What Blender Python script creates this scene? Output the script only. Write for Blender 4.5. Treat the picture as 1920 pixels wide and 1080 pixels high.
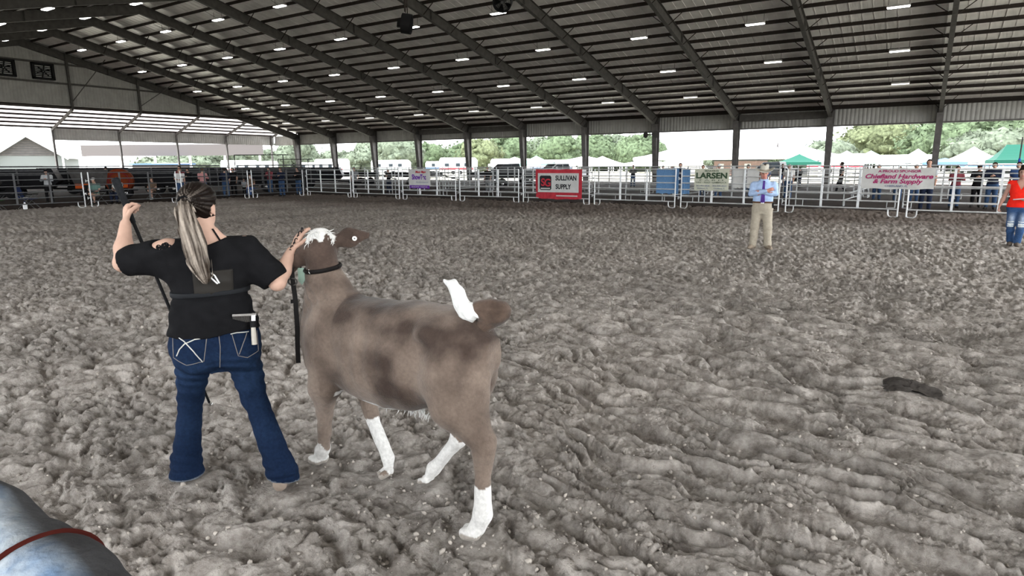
import bpy, bmesh, math, random
import numpy as np
from mathutils import Matrix, Vector

for o in list(bpy.data.objects):
    bpy.data.objects.remove(o)
scene = bpy.context.scene
COL = scene.collection
random.seed(7)
RNG = np.random.default_rng(11)
PI = math.pi

# ------------------------------------------------------------------ camera
# world axes follow the building: X along the long open side, Y across the arena, Z up
FOC = 1173.99 / 1920 * 36.0
TH, PITCH, ROLL, CAM_H = -0.5788, -0.1946, -0.0069, 1.8


def make_camera():
    u = Vector((math.cos(TH), math.sin(TH), 0)); nv = Vector((-math.sin(TH), math.cos(TH), 0))
    def b(v):
        return Vector((v.dot(u), v.dot(nv), v.z))
    fwd = Vector((0, math.cos(PITCH), math.sin(PITCH))); up = Vector((0, -math.sin(PITCH), math.cos(PITCH)))
    rt = Vector((1, 0, 0))
    r2 = math.cos(ROLL) * rt + math.sin(ROLL) * up
    u2 = -math.sin(ROLL) * rt + math.cos(ROLL) * up
    R, U, F = b(r2), b(u2), b(fwd)
    cd = bpy.data.cameras.new('camera'); co = bpy.data.objects.new('camera', cd); COL.objects.link(co)
    co.matrix_world = Matrix(((R.x, U.x, -F.x, 0), (R.y, U.y, -F.y, 0), (R.z, U.z, -F.z, CAM_H), (0, 0, 0, 1)))
    cd.sensor_width = 36.0; cd.lens = FOC; cd.clip_start = 0.05; cd.clip_end = 2000
    scene.camera = co


make_camera()

# ------------------------------------------------------------------ sky and exposure
world = bpy.data.worlds.new('overcast_sky'); scene.world = world
world.use_nodes = True
wn = world.node_tree; wn.nodes.clear()
w_out = wn.nodes.new('ShaderNodeOutputWorld'); w_bg = wn.nodes.new('ShaderNodeBackground')
w_tc = wn.nodes.new('ShaderNodeTexCoord'); w_no = wn.nodes.new('ShaderNodeTexNoise')
w_no.inputs['Scale'].default_value = 2.2; w_no.inputs['Detail'].default_value = 5
w_rp = wn.nodes.new('ShaderNodeValToRGB')
w_rp.color_ramp.elements[0].position = 0.35; w_rp.color_ramp.elements[0].color = (0.86, 0.94, 1.0, 1)
w_rp.color_ramp.elements[1].position = 0.62; w_rp.color_ramp.elements[1].color = (1.0, 0.995, 0.98, 1)
wn.links.new(w_tc.outputs['Generated'], w_no.inputs['Vector'])
wn.links.new(w_no.outputs['Fac'], w_rp.inputs['Fac'])
wn.links.new(w_rp.outputs['Color'], w_bg.inputs['Color'])
wn.links.new(w_bg.outputs['Background'], w_out.inputs['Surface'])
SKY = 1.0
w_bg.inputs['Strength'].default_value = SKY
# weak sun behind thin cloud, high on the far left of the arena
sun_d = bpy.data.lights.new('veiled_sun', 'SUN'); sun_d.energy = 1.2; sun_d.angle = math.radians(25)
sun_o = bpy.data.objects.new('veiled_sun', sun_d); COL.objects.link(sun_o)
sun_o.rotation_euler = Vector((-0.25, -0.75, 0.9)).to_track_quat('Z', 'Y').to_euler()
sun_o.location = (0, 0, 60)
vs = scene.view_settings
vs.view_transform = 'Standard'; vs.look = 'None'; vs.gamma = 1.0; vs.use_curve_mapping = False
vs.exposure = 3.1

# ------------------------------------------------------------------ materials
MATS = {}


def mat(name, col, rough=0.7, metal=0.0, nscale=None, namt=0.25, bump=0.0, bscale=40, emit=None, strength=0, alpha=None, sheen=0, attr=False, spec=None):
    if name in MATS:
        return MATS[name]
    m = bpy.data.materials.new(name); m.use_nodes = True
    nt = m.node_tree; p = nt.nodes['Principled BSDF']
    p.inputs['Roughness'].default_value = rough; p.inputs['Metallic'].default_value = metal
    p.inputs['Specular IOR Level'].default_value = spec if spec is not None else (0.5 if metal > .2 else 0.05)
    c = (*col, 1)
    tc = nt.nodes.new('ShaderNodeTexCoord')
    src = None
    if attr:
        a = nt.nodes.new('ShaderNodeVertexColor'); a.layer_name = 'Col'; src = a.outputs['Color']
    if nscale:
        n = nt.nodes.new('ShaderNodeTexNoise'); n.inputs['Scale'].default_value = nscale; n.inputs['Detail'].default_value = 4
        nt.links.new(tc.outputs['Object'], n.inputs['Vector'])
        r = nt.nodes.new('ShaderNodeMapRange'); r.inputs['From Min'].default_value = 0.3; r.inputs['From Max'].default_value = 0.7
        r.inputs['To Min'].default_value = 1 - namt; r.inputs['To Max'].default_value = 1 + namt
        nt.links.new(n.outputs['Fac'], r.inputs['Value'])
        mx = nt.nodes.new('ShaderNodeMix'); mx.data_type = 'RGBA'; mx.blend_type = 'MULTIPLY'; mx.inputs['Factor'].default_value = 1
        mx.inputs['A'].default_value = c
        if src: nt.links.new(src, mx.inputs['A'])
        nt.links.new(r.outputs['Result'], mx.inputs['B'])
        nt.links.new(mx.outputs['Result'], p.inputs['Base Color'])
    elif src:
        nt.links.new(src, p.inputs['Base Color'])
    else:
        p.inputs['Base Color'].default_value = c
    if bump:
        n = nt.nodes.new('ShaderNodeTexNoise'); n.inputs['Scale'].default_value = bscale; n.inputs['Detail'].default_value = 6
        nt.links.new(tc.outputs['Object'], n.inputs['Vector'])
        b = nt.nodes.new('ShaderNodeBump'); b.inputs['Strength'].default_value = bump; b.inputs['Distance'].default_value = 0.01
        nt.links.new(n.outputs['Fac'], b.inputs['Height']); nt.links.new(b.outputs['Normal'], p.inputs['Normal'])
    if emit:
        p.inputs['Emission Color'].default_value = (*emit, 1); p.inputs['Emission Strength'].default_value = strength
    if alpha is not None: p.inputs['Alpha'].default_value = alpha
    if sheen:
        p.inputs['Sheen Weight'].default_value = sheen; p.inputs['Sheen Roughness'].default_value = 0.5
    MATS[name] = m
    return m


# ------------------------------------------------------------------ object helpers
def link(o):
    COL.objects.link(o); return o


def tag(o, label, cat, group=None):
    o['label'] = label; o['category'] = cat
    if group: o['group'] = group
    return o


def thing(name, label, cat, loc=(0, 0, 0), rz=0.0, group=None):
    o = bpy.data.objects.new(name, None); link(o); o.empty_display_size = 0.1
    o.location = loc; o.rotation_euler = (0, 0, rz)
    return tag(o, label, cat, group)


def put(name, mesh, m=None, parent=None, loc=None, rot=None):
    """link a mesh; material at object level so that copies can share the mesh"""
    o = bpy.data.objects.new(name, mesh); link(o)
    if m is not None:
        if len(mesh.materials) == 0: mesh.materials.append(None)
        o.material_slots[0].link = 'OBJECT'; o.material_slots[0].material = m
    if parent is not None: o.parent = parent
    if loc is not None: o.location = loc
    if rot is not None: o.rotation_euler = rot
    return o


def struct(name, mesh, m, parent=None):
    o = put(name, mesh, m, parent)
    if parent is None: o['kind'] = 'structure'
    return o


def mesh_np(name, V, F, smooth=False, col=None):
    """V (n,3), F (m,3|4) arrays"""
    me = bpy.data.meshes.new(name)
    V = np.asarray(V, np.float32); F = np.asarray(F, np.int32)
    k = F.shape[1]
    me.vertices.add(len(V)); me.vertices.foreach_set('co', V.ravel())
    me.loops.add(F.size); me.loops.foreach_set('vertex_index', F.ravel())
    me.polygons.add(len(F)); me.polygons.foreach_set('loop_start', np.arange(0, F.size, k, dtype=np.int32))
    me.polygons.foreach_set('loop_total', np.full(len(F), k, np.int32))
    if smooth: me.polygons.foreach_set('use_smooth', np.ones(len(F), bool))
    me.update(calc_edges=True)
    if col is not None:
        a = me.color_attributes.new('Col', 'FLOAT_COLOR', 'POINT')
        c = np.ones((len(V), 4), np.float32); c[:, :3] = col
        a.data.foreach_set('color', c.ravel())
    return me


class MB:
    """collects boxes, bars, tubes, lathes and prisms into one mesh"""
    def __init__(s): s.v = []; s.f = []
    def add(s, vs, fs):
        o = len(s.v); s.v += [tuple(v) for v in vs]; s.f += [tuple(i + o for i in f) for f in fs]; return s
    def box(s, a, b):
        (x0, y0, z0), (x1, y1, z1) = a, b
        return s.add([(x0, y0, z0), (x1, y0, z0), (x1, y1, z0), (x0, y1, z0), (x0, y0, z1), (x1, y0, z1), (x1, y1, z1), (x0, y1, z1)],
                     [(0, 3, 2, 1), (4, 5, 6, 7), (0, 1, 5, 4), (1, 2, 6, 5), (2, 3, 7, 6), (3, 0, 4, 7)])
    def cbox(s, c, d):
        return s.box([c[i] - d[i] / 2 for i in range(3)], [c[i] + d[i] / 2 for i in range(3)])
    def bar(s, p, q, w, h, up=(0, 0, 1)):
        p, q = Vector(p), Vector(q); d = (q - p).normalized(); up = Vector(up)
        if abs(d.dot(up)) > 0.98: up = Vector((1, 0, 0))
        r = d.cross(up).normalized() * w / 2; u = r.cross(d).normalized() * h / 2
        vs = [p - r - u, p + r - u, p + r + u, p - r + u, q - r - u, q + r - u, q + r + u, q - r + u]
        return s.add(vs, [(0, 3, 2, 1), (4, 5, 6, 7), (0, 1, 5, 4), (1, 2, 6, 5), (2, 3, 7, 6), (3, 0, 4, 7)])
    def tube(s, pts, r, n=8, cap=True, flat=None):
        pts = [Vector(p) for p in pts]; m = len(pts)
        rs = r if isinstance(r, (list, tuple)) else [r] * m
        ref = Vector((0, 0, 1)); vs = []; fs = []
        d0 = (pts[1] - pts[0]).normalized()
        if abs(d0.dot(ref)) > 0.9: ref = Vector((1, 0, 0))
        for i, p in enumerate(pts):
            d = (pts[min(i + 1, m - 1)] - pts[max(i - 1, 0)]).normalized()
            a = d.cross(ref)
            if a.length < 1e-4: a = d.orthogonal()
            a.normalize(); b = a.cross(d).normalized(); ref = b
            for k in range(n):
                t = 2 * PI * k / n
                vs.append(p + a * math.cos(t) * rs[i] + b * math.sin(t) * rs[i] * (flat or 1))
        for i in range(m - 1):
            for k in range(n):
                k2 = (k + 1) % n
                fs.append((i * n + k, (i + 1) * n + k, (i + 1) * n + k2, i * n + k2))
        if cap: fs += [tuple(range(n)), tuple(range((m - 1) * n, m * n))[::-1]]
        return s.add(vs, fs)
    def lathe(s, prof, n=16, c=(0, 0, 0), sx=1, sy=1):
        vs = []; fs = []
        for r, z in prof:
            for k in range(n):
                t = 2 * PI * k / n; vs.append((c[0] + r * math.cos(t) * sx, c[1] + r * math.sin(t) * sy, c[2] + z))
        for i in range(len(prof) - 1):
            for k in range(n):
                k2 = (k + 1) % n; fs.append((i * n + k, i * n + k2, (i + 1) * n + k2, (i + 1) * n + k))
        fs += [tuple(range(n))[::-1], tuple(range((len(prof) - 1) * n, len(prof) * n))]
        return s.add(vs, fs)
    def prism(s, poly, a, b):
        """poly: list of 3D points of a planar outline, extruded by vector from a to b offsets"""
        a, b = Vector(a), Vector(b); n = len(poly)
        vs = [Vector(p) + a for p in poly] + [Vector(p) + b for p in poly]
        fs = [tuple(range(n))[::-1], tuple(range(n, 2 * n))] + [(i, (i + 1) % n, n + (i + 1) % n, n + i) for i in range(n)]
        return s.add(vs, fs)
    def mesh(s, name, smooth=False):
        me = bpy.data.meshes.new(name); me.from_pydata([tuple(v) for v in s.v], [], s.f); me.update()
        bm = bmesh.new(); bm.from_mesh(me); bmesh.ops.recalc_face_normals(bm, faces=bm.faces); bm.to_mesh(me); bm.free()
        if smooth:
            me.polygons.foreach_set('use_smooth', [True] * len(me.polygons))
            try: me.set_sharp_from_angle(angle=math.radians(40))
            except Exception: pass
        return me
    def build(s, name, m, parent=None, smooth=False, loc=None, rot=None):
        return put(name, s.mesh(name, smooth), m, parent, loc, rot)


def dup(root, loc=None, rz=None, label=None, group=None):
    """copy a thing with its parts and sub-parts"""
    r = root.copy(); link(r)
    if loc is not None: r.location = loc
    if rz is not None: r.rotation_euler = (0, 0, rz)
    if label: r['label'] = label
    if group: r['group'] = group
    for ch in list(root.children):
        c = ch.copy(); link(c); c.parent = r
        for g in list(ch.children):
            d = g.copy(); link(d); d.parent = c
    return r


ORD = ['first', 'second', 'third', 'fourth', 'fifth', 'sixth', 'seventh', 'eighth', 'ninth', 'tenth', 'eleventh', 'twelfth', 'thirteenth', 'fourteenth', 'fifteenth', 'sixteenth']

# ------------------------------------------------------------------ smooth value noise (numpy)
def _hash(i, j, k, seed):
    h = (i * 374761393 + j * 668265263 + k * 2147483647 + seed * 1442695041) & 0xFFFFFFFF
    h = ((h ^ (h >> 13)) * 1274126177) & 0xFFFFFFFF
    h = h ^ (h >> 16)
    return (h & 0xFFFFFF).astype(np.float32) / np.float32(0xFFFFFF)


def vnoise2(x, y, seed=0):
    xi = np.floor(x).astype(np.int64); yi = np.floor(y).astype(np.int64)
    fx = (x - xi).astype(np.float32); fy = (y - yi).astype(np.float32)
    fx = fx * fx * fx * (fx * (fx * 6 - 15) + 10); fy = fy * fy * fy * (fy * (fy * 6 - 15) + 10)
    a = _hash(xi, yi, 0, seed); b = _hash(xi + 1, yi, 0, seed); c = _hash(xi, yi + 1, 0, seed); d = _hash(xi + 1, yi + 1, 0, seed)
    return ((a + (b - a) * fx) * (1 - fy) + (c + (d - c) * fx) * fy) * 2 - 1


def pnoise2(x, y, seed=0):
    """gradient noise, about -1..1"""
    xi = np.floor(x).astype(np.int64); yi = np.floor(y).astype(np.int64)
    fx = (x - xi).astype(np.float32); fy = (y - yi).astype(np.float32)
    u = fx * fx * fx * (fx * (fx * 6 - 15) + 10); v = fy * fy * fy * (fy * (fy * 6 - 15) + 10)
    def g(i, j):
        a = _hash(xi + i, yi + j, 0, seed) * np.float32(6.2832); return np.cos(a) * (fx - i) + np.sin(a) * (fy - j)
    a0 = g(0, 0); b0 = g(1, 0); c0 = g(0, 1); d0 = g(1, 1)
    return ((a0 + (b0 - a0) * u) * (1 - v) + (c0 + (d0 - c0) * u) * v) * 1.5


def vnoise3(p, seed=0):
    q = np.floor(p).astype(np.int64); f = (p - q).astype(np.float32); f = f * f * (3 - 2 * f)
    r = 0
    for dx in (0, 1):
        wx = f[:, 0] if dx else 1 - f[:, 0]
        for dy in (0, 1):
            wy = f[:, 1] if dy else 1 - f[:, 1]
            for dz in (0, 1):
                wz = f[:, 2] if dz else 1 - f[:, 2]
                r = r + wx * wy * wz * _hash(q[:, 0] + dx, q[:, 1] + dy, q[:, 2] + dz, seed)
    return r * 2 - 1


# ------------------------------------------------------------------ implicit surfaces for bodies and cloth
def ev(P, prims):
    """smooth union of round cones ('c'), flattened cones ('f'), ellipsoids ('e'), lofts ('l'), carved ellipsoids ('-')"""
    d = np.full(len(P), 1.0, np.float32)
    for pr in prims:
        t = pr[0]
        if t in 'cf':
            a = np.asarray(pr[1], np.float32); b = np.asarray(pr[2], np.float32); ra, rb, k = pr[3:6]
            c = (a + b) / 2; R = np.linalg.norm(b - a) / 2 + max(ra, rb) + 0.14
            ix = np.nonzero(((P - c) ** 2).sum(1) < R * R)[0]
            if len(ix) == 0: continue
            q = P[ix]; s = 1.0
            if t == 'f':
                n = np.asarray(pr[6], np.float32); n = n / np.linalg.norm(n); s = pr[7]
                ab = b - a; L2 = (ab ** 2).sum(); tt = np.clip((q - a) @ ab / L2, 0, 1)
                w = q - a - tt[:, None] * ab
                w = w + n * ((w @ n) * (1 / s - 1))[:, None]
                dd = (np.sqrt((w ** 2).sum(1)) - (ra + (rb - ra) * tt)) * (0.5 + 0.5 * s)
            else:
                ab = b - a; L2 = max((ab ** 2).sum(), 1e-9); tt = np.clip((q - a) @ ab / L2, 0, 1)
                dd = np.sqrt(((q - a - tt[:, None] * ab) ** 2).sum(1)) - (ra + (rb - ra) * tt)
        elif t in 'e-':
            c = np.asarray(pr[1], np.float32); r = np.asarray(pr[2], np.float32); k = pr[3]
            R = r.max() + 0.14
            ix = np.nonzero(((P - c) ** 2).sum(1) < R * R)[0]
            if len(ix) == 0: continue
            q = P[ix] - c
            if len(pr) > 4: q = q @ np.asarray(pr[4], np.float32)      # columns: local axes
            k0 = np.sqrt(((q / r) ** 2).sum(1)); k1 = np.sqrt(((q / (r * r)) ** 2).sum(1)) + 1e-9
            dd = k0 * (k0 - 1) / k1
            dd = np.where(k0 < 1e-3, -r.min(), dd)
        elif t == 'l':
            ix = slice(None); dd = pr[1](P); k = pr[2]
        cur = d[ix]
        if t == '-':
            h = np.maximum(k - np.abs(cur + dd), 0) / max(k, 1e-6)
            d[ix] = np.maximum(cur, -dd) + h * h * k / 4
        else:
            h = np.maximum(k - np.abs(cur - dd), 0) / max(k, 1e-6)
            d[ix] = np.minimum(cur, dd) - h * h * k / 4
    return d


def surface(fn, lo, hi, h):
    """sparse sampling + surface nets; returns V, F"""
    lo = np.asarray(lo, np.float32); hi = np.asarray(hi, np.float32); B = 8
    nb = np.ceil((hi - lo) / (h * B)).astype(int); S = h * B
    bi = np.stack(np.meshgrid(*[np.arange(n) for n in nb], indexing='ij'), -1).reshape(-1, 3)
    cc = lo + (bi + 0.5).astype(np.float32) * S
    dc = fn(cc); act = np.abs(dc) < S * 1.25
    D = np.repeat(np.repeat(np.repeat(np.where(dc < 0, -1.0, 1.0).astype(np.float32).reshape(nb), B, 0), B, 1), B, 2)
    off = np.stack(np.meshgrid(*[np.arange(B)] * 3, indexing='ij'), -1).reshape(-1, 3)
    ab = bi[act]
    if len(ab) == 0: return np.zeros((0, 3)), np.zeros((0, 4), int)
    for s in range(0, len(ab), 1500):
        ii = (ab[s:s + 1500, None, :] * B + off[None]).reshape(-1, 3)
        D[ii[:, 0], ii[:, 1], ii[:, 2]] = fn(lo + ii.astype(np.float32) * h)
    s = D < 0
    cnt = sum(s[a:s.shape[0] - 1 + a, b:s.shape[1] - 1 + b, c:s.shape[2] - 1 + c].astype(np.int8) for a in (0, 1) for b in (0, 1) for c in (0, 1))
    m = (cnt > 0) & (cnt < 8); ijk = np.argwhere(m)
    idx = np.full(m.shape, -1, np.int32); idx[m] = np.arange(len(ijk))
    cor = [(a, b, c) for a in (0, 1) for b in (0, 1) for c in (0, 1)]
    val = {k: D[ijk[:, 0] + k[0], ijk[:, 1] + k[1], ijk[:, 2] + k[2]] for k in cor}
    acc = np.zeros((len(ijk), 3), np.float32); n = np.zeros(len(ijk), np.float32)
    for k in cor:
        for ax in range(3):
            if k[ax] == 0:
                k2 = tuple(1 if i == ax else k[i] for i in range(3)); v0, v1 = val[k], val[k2]
                x = (v0 < 0) != (v1 < 0); t = np.where(x, v0 / np.where(x, v0 - v1, 1), 0)
                for i in range(3): acc[:, i] += np.where(x, k[i] + (t if i == ax else 0), 0)
                n += x
    V = lo + (ijk + acc / n[:, None]) * h
    F = []
    for ax in range(3):
        u, w = (ax + 1) % 3, (ax + 2) % 3
        sl0 = [slice(None)] * 3; sl1 = [slice(None)] * 3; sl0[ax] = slice(0, -1); sl1[ax] = slice(1, None)
        e = s[tuple(sl0)] != s[tuple(sl1)]
        p = np.argwhere(e); sg = s[tuple(sl0)][e]
        ok = (p[:, u] > 0) & (p[:, w] > 0) & (p[:, u] < m.shape[u]) & (p[:, w] < m.shape[w]); p = p[ok]; sg = sg[ok]
        def at(du, dw):
            q = p.copy(); q[:, u] += du; q[:, w] += dw; return idx[q[:, 0], q[:, 1], q[:, 2]]
        f = np.stack([at(-1, -1), at(0, -1), at(0, 0), at(-1, 0)], 1)
        f[~sg] = f[~sg][:, ::-1]; F.append(f)
    F = np.concatenate(F); F = F[(F >= 0).all(1)]
    return V, F


def sdf_mesh(name, fn, lo, hi, h, col=None):
    V, F = surface(fn, lo, hi, h)
    return mesh_np(name, V, F, True, col(V) if callable(col) else None)


def snap(fn, pts, d, dist=0.6):
    """move points along d until they touch the surface"""
    P = np.asarray(pts, np.float32).copy(); d = np.asarray(d, np.float32); d = d / np.linalg.norm(d, axis=-1, keepdims=True)
    t = np.zeros(len(P), np.float32)
    for _ in range(60):
        v = fn(P + d * t[:, None]); t += np.where(v > 0.0015, np.maximum(v * 0.6, 0.001), 0)
        t = np.minimum(t, dist)
    return P + d * t[:, None]
# ------------------------------------------------------------------ dimensions of the arena building
BAY = 7.583; FX0 = -75.41; NF = 13
FRX = [FX0 + BAY * i for i in range(NF)]
X_END = FRX[-1]
Y_RIDGE = 27.8; Y_FAR = 60.2; Y_NEAR = 2 * Y_RIDGE - Y_FAR
Z_EAVE = 6.4; SLOPE = 0.25; Z_RIDGE = Z_EAVE + SLOPE * (Y_FAR - Y_RIDGE)
X_LEAN = -80.9


def roof_z(y):
    return Z_RIDGE - SLOPE * abs(y - Y_RIDGE)


M_STEEL = mat('primer_grey_steel', (0.070, 0.066, 0.063), 0.55, 0.0, 3.0, 0.2)
M_PURLIN = mat('dark_purlin_steel', (0.026, 0.021, 0.019), 0.55, 0.0, 2.0, 0.2)
M_SHEET = mat('roof_sheet_metal', (0.84, 0.82, 0.81), 0.38, 0.0, 1.2, 0.12, spec=0.5)
M_SIDING = mat('grey_siding', (0.30, 0.295, 0.285), 0.55, 0.0, 1.5, 0.12)
M_LEANSHEET = mat('pale_lean_to_sheet', (0.72, 0.69, 0.68), 0.5, 0.0, 1.0, 0.08)
M_COLUMN = mat('column_paint', (0.10, 0.094, 0.092), 0.5, 0.0, 2.5, 0.2)

# ------------------------------------------------------------------ arena dirt: displaced surface with hoof prints
FLAT = [(-3.50, 1.81, .15), (-2.92, 2.04, .16), (-2.96, 2.34, .12), (-2.48, 2.45, .12), (-2.23, 2.5, .12), (-1.69, 2.23, .13),
        (-2.97, 14.03, .25), (-2.66, 14.07, .25), (1.60, 17.25, .25)]


def ground_h(x, y):
    r = np.sqrt(x * x + y * y)
    wx = vnoise2(x * 2.1, y * 2.1, 1) * 0.12 + vnoise2(x * 7.5, y * 7.5, 3) * 0.035
    wy = vnoise2(x * 2.1, y * 2.1, 2) * 0.12 + vnoise2(x * 7.5, y * 7.5, 4) * 0.035
    X, Y = x + wx, y + wy
    az = np.degrees(np.arctan2(y, x))                       # 90 = straight across, larger = towards the far corner
    rip = np.clip((136 - az) / 24, 0, 1) * np.clip((14 - r) / 6, 0.35, 1)
    rip = np.clip(rip + 0.25 * vnoise2(x * 0.7, y * 0.7, 9), 0, 1)
    soft = np.clip((6.0 - r) / 3.2, 0, 1)                     # loose sand close to the rail lies smoother
    rip = np.maximum(rip, 0.5 * soft)
    h = 0.03 * vnoise2(x * 0.55, y * 0.55, 5)
    fine = 0.32 * pnoise2(X * 26, Y * 26, 13) + 0.18 * pnoise2(X * 52, Y * 52, 14)
    # trodden dirt: low plates with crisp broken edges
    f1 = 0.9 * pnoise2(X * 5.2, Y * 5.2, 11) + 0.85 * pnoise2(X * 11.5 + 3, Y * 11.5, 12) + fine
    plate = 0.027 * np.tanh((3.2 - 1.4 * soft) * f1) * (1 - .25 * soft) + 0.016 * f1
    # long drag ripples running away to the right
    ca, sa = math.cos(-0.16), math.sin(-0.16)
    U = X * ca + Y * sa; W = -X * sa + Y * ca
    f2 = pnoise2(U * 1.7, W * 6.6, 22) + 0.75 * pnoise2(U * 3.8, W * 14.0, 23) + 0.6 * fine
    ripple = 0.032 * np.tanh(3.0 * f2) + 0.022 * f2
    h = h + plate * (1 - rip) + ripple * rip
    # hoof prints: oval pits with raised rims, one layer of jittered cells
    for cs, seed, dep, keep in ((0.42, 31, 0.040, 0.55), (0.27, 41, 0.024, 0.4)):
        ci = np.floor(x / cs).astype(np.int64); cj = np.floor(y / cs).astype(np.int64)
        for di in (-1, 0, 1):
            for dj in (-1, 0, 1):
                a = ci + di; b = cj + dj
                px = (a + 0.15 + 0.7 * _hash(a, b, 1, seed)) * cs; py = (b + 0.15 + 0.7 * _hash(a, b, 2, seed)) * cs
                th = _hash(a, b, 3, seed) * 6.28; on = (_hash(a, b, 4, seed) < keep) * (0.5 + 0.5 * _hash(a, b, 5, seed))
                dx = x - px + wx * .25; dy = y - py + wy * .25
                u = (dx * np.cos(th) + dy * np.sin(th)) / 0.082; w = (-dx * np.sin(th) + dy * np.cos(th)) / 0.055
                q = np.sqrt(u * u + w * w)
                pit = -np.clip(1.15 - q, 0, 0.6) / 0.6 + 0.40 * np.exp(-((q - 1.35) / 0.33) ** 2)
                h = h + dep * pit * on * (1 - 0.72 * rip)
    h = h * np.clip(1.25 - r / 60, 0.5, 1)
    for fx, fy, fr in FLAT:
        d = np.sqrt((x - fx) ** 2 + (y - fy) ** 2); t = np.clip((d - fr * 0.6) / (fr * 0.9), 0, 1); t = t * t * (3 - 2 * t)
        h = h * t + (-0.004) * (1 - t)
    return h


def make_floor():
    na = 1150
    ang = np.linspace(math.radians(72), math.radians(178), na)
    rs = [0.7]
    while rs[-1] < 48:
        r = rs[-1]; rs.append(r + max(0.0085, r * r / 1900.0))
    rs = np.array(rs); nr = len(rs)
    R, A = np.meshgrid(rs, ang, indexing='ij')
    x = (R * np.cos(A)).ravel(); y = (R * np.sin(A)).ravel()
    z = ground_h(x, y)
    # fade to level at the rim
    V = np.stack([x, y, z], 1)
    i = np.arange(nr - 1)[:, None] * na + np.arange(na - 1)[None]
    F = np.stack([i, i + na, i + na + 1, i + 1], -1).reshape(-1, 4)
    c = V[F].mean(1)
    F = F[(c[:, 1] < 27.2) & (c[:, 0] > -34.0) & (c[:, 1] > -1.5)]
    used = np.zeros(len(V), bool); used[F.ravel()] = True
    new = np.cumsum(used) - 1
    print('floor quads', len(F), 'rows', nr)
    return mesh_np('floor', V[used], new[F], True)


def dirt_material():
    m = bpy.data.materials.new('arena_dirt'); m.use_nodes = True
    nt = m.node_tree; L = nt.links; p = nt.nodes['Principled BSDF']; p.inputs['Roughness'].default_value = 0.92
    p.inputs['Specular IOR Level'].default_value = 0.15
    tc = nt.nodes.new('ShaderNodeTexCoord')
    def noise(sc, det=5, ro=0.6):
        n = nt.nodes.new('ShaderNodeTexNoise'); n.inputs['Scale'].default_value = sc; n.inputs['Detail'].default_value = det
        n.inputs['Roughness'].default_value = ro; L.new(tc.outputs['Object'], n.inputs['Vector']); return n.outputs['Fac']
    r1 = nt.nodes.new('ShaderNodeValToRGB')
    r1.color_ramp.elements[0].position = 0.34; r1.color_ramp.elements[0].color = (0.170, 0.147, 0.130, 1)
    r1.color_ramp.elements[1].position = 0.66; r1.color_ramp.elements[1].color = (0.52, 0.48, 0.445, 1)
    L.new(noise(9.0, 8, 0.68), r1.inputs['Fac'])
    r2 = nt.nodes.new('ShaderNodeMapRange'); r2.inputs['From Min'].default_value = 0.35; r2.inputs['From Max'].default_value = 0.65
    r2.inputs['To Min'].default_value = 0.78; r2.inputs['To Max'].default_value = 1.18
    L.new(noise(0.55, 4), r2.inputs['Value'])
    mx = nt.nodes.new('ShaderNodeMix'); mx.data_type = 'RGBA'; mx.blend_type = 'MULTIPLY'; mx.inputs['Factor'].default_value = 1
    L.new(r1.outputs['Color'], mx.inputs['A']); L.new(r2.outputs['Result'], mx.inputs['B'])
    # darker dirt along the far rail and beyond the fence
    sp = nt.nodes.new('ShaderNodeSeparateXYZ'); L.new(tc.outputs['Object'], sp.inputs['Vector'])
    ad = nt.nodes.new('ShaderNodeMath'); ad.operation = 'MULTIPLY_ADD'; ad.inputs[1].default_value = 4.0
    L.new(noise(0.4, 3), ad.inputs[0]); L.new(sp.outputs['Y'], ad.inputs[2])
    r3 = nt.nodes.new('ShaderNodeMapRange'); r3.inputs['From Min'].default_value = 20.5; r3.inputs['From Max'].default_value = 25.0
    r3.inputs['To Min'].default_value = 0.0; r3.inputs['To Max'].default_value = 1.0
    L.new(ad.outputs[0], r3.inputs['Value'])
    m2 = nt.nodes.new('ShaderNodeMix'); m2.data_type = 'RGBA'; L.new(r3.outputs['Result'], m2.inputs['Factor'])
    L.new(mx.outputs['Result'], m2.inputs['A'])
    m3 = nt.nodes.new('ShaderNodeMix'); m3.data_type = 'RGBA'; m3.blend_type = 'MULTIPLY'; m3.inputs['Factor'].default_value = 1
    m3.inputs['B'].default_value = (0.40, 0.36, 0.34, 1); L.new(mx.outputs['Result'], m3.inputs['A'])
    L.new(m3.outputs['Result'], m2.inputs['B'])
    L.new(m2.outputs['Result'], p.inputs['Base Color'])
    b = nt.nodes.new('ShaderNodeBump'); b.inputs['Strength'].default_value = 0.9; b.inputs['Distance'].default_value = 0.035
    L.new(noise(38, 8, 0.7), b.inputs['Height']); L.new(b.outputs['Normal'], p.inputs['Normal'])
    return m


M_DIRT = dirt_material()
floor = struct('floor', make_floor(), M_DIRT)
M_DARKDIRT = mat('dark_packed_dirt', (0.026, 0.018, 0.015), 0.95, 0, 1.2, 0.35, 0.6, 18)  # dirt of the pens is a darker brown than the arena's
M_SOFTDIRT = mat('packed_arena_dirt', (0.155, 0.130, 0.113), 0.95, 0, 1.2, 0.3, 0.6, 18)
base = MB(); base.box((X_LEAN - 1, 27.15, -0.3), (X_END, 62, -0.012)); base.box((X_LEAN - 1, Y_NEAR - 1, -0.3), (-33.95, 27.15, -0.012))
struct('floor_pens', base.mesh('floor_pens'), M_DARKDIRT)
base = MB(); base.box((-33.95, Y_NEAR - 1, -0.3), (X_END, 27.15, -0.11)); base.box((6.0, Y_NEAR - 1, -0.3), (X_END, 27.15, -0.03))
base.box((-33.95, Y_NEAR - 1, -0.3), (6.0, -1.5, -0.03))
struct('floor_base', base.mesh('floor_base'), M_SOFTDIRT)
M_OUT = mat('pale_sandy_grass', (0.42, 0.40, 0.33), 0.95, 0, 0.25, 0.3)
og = MB()
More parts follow.
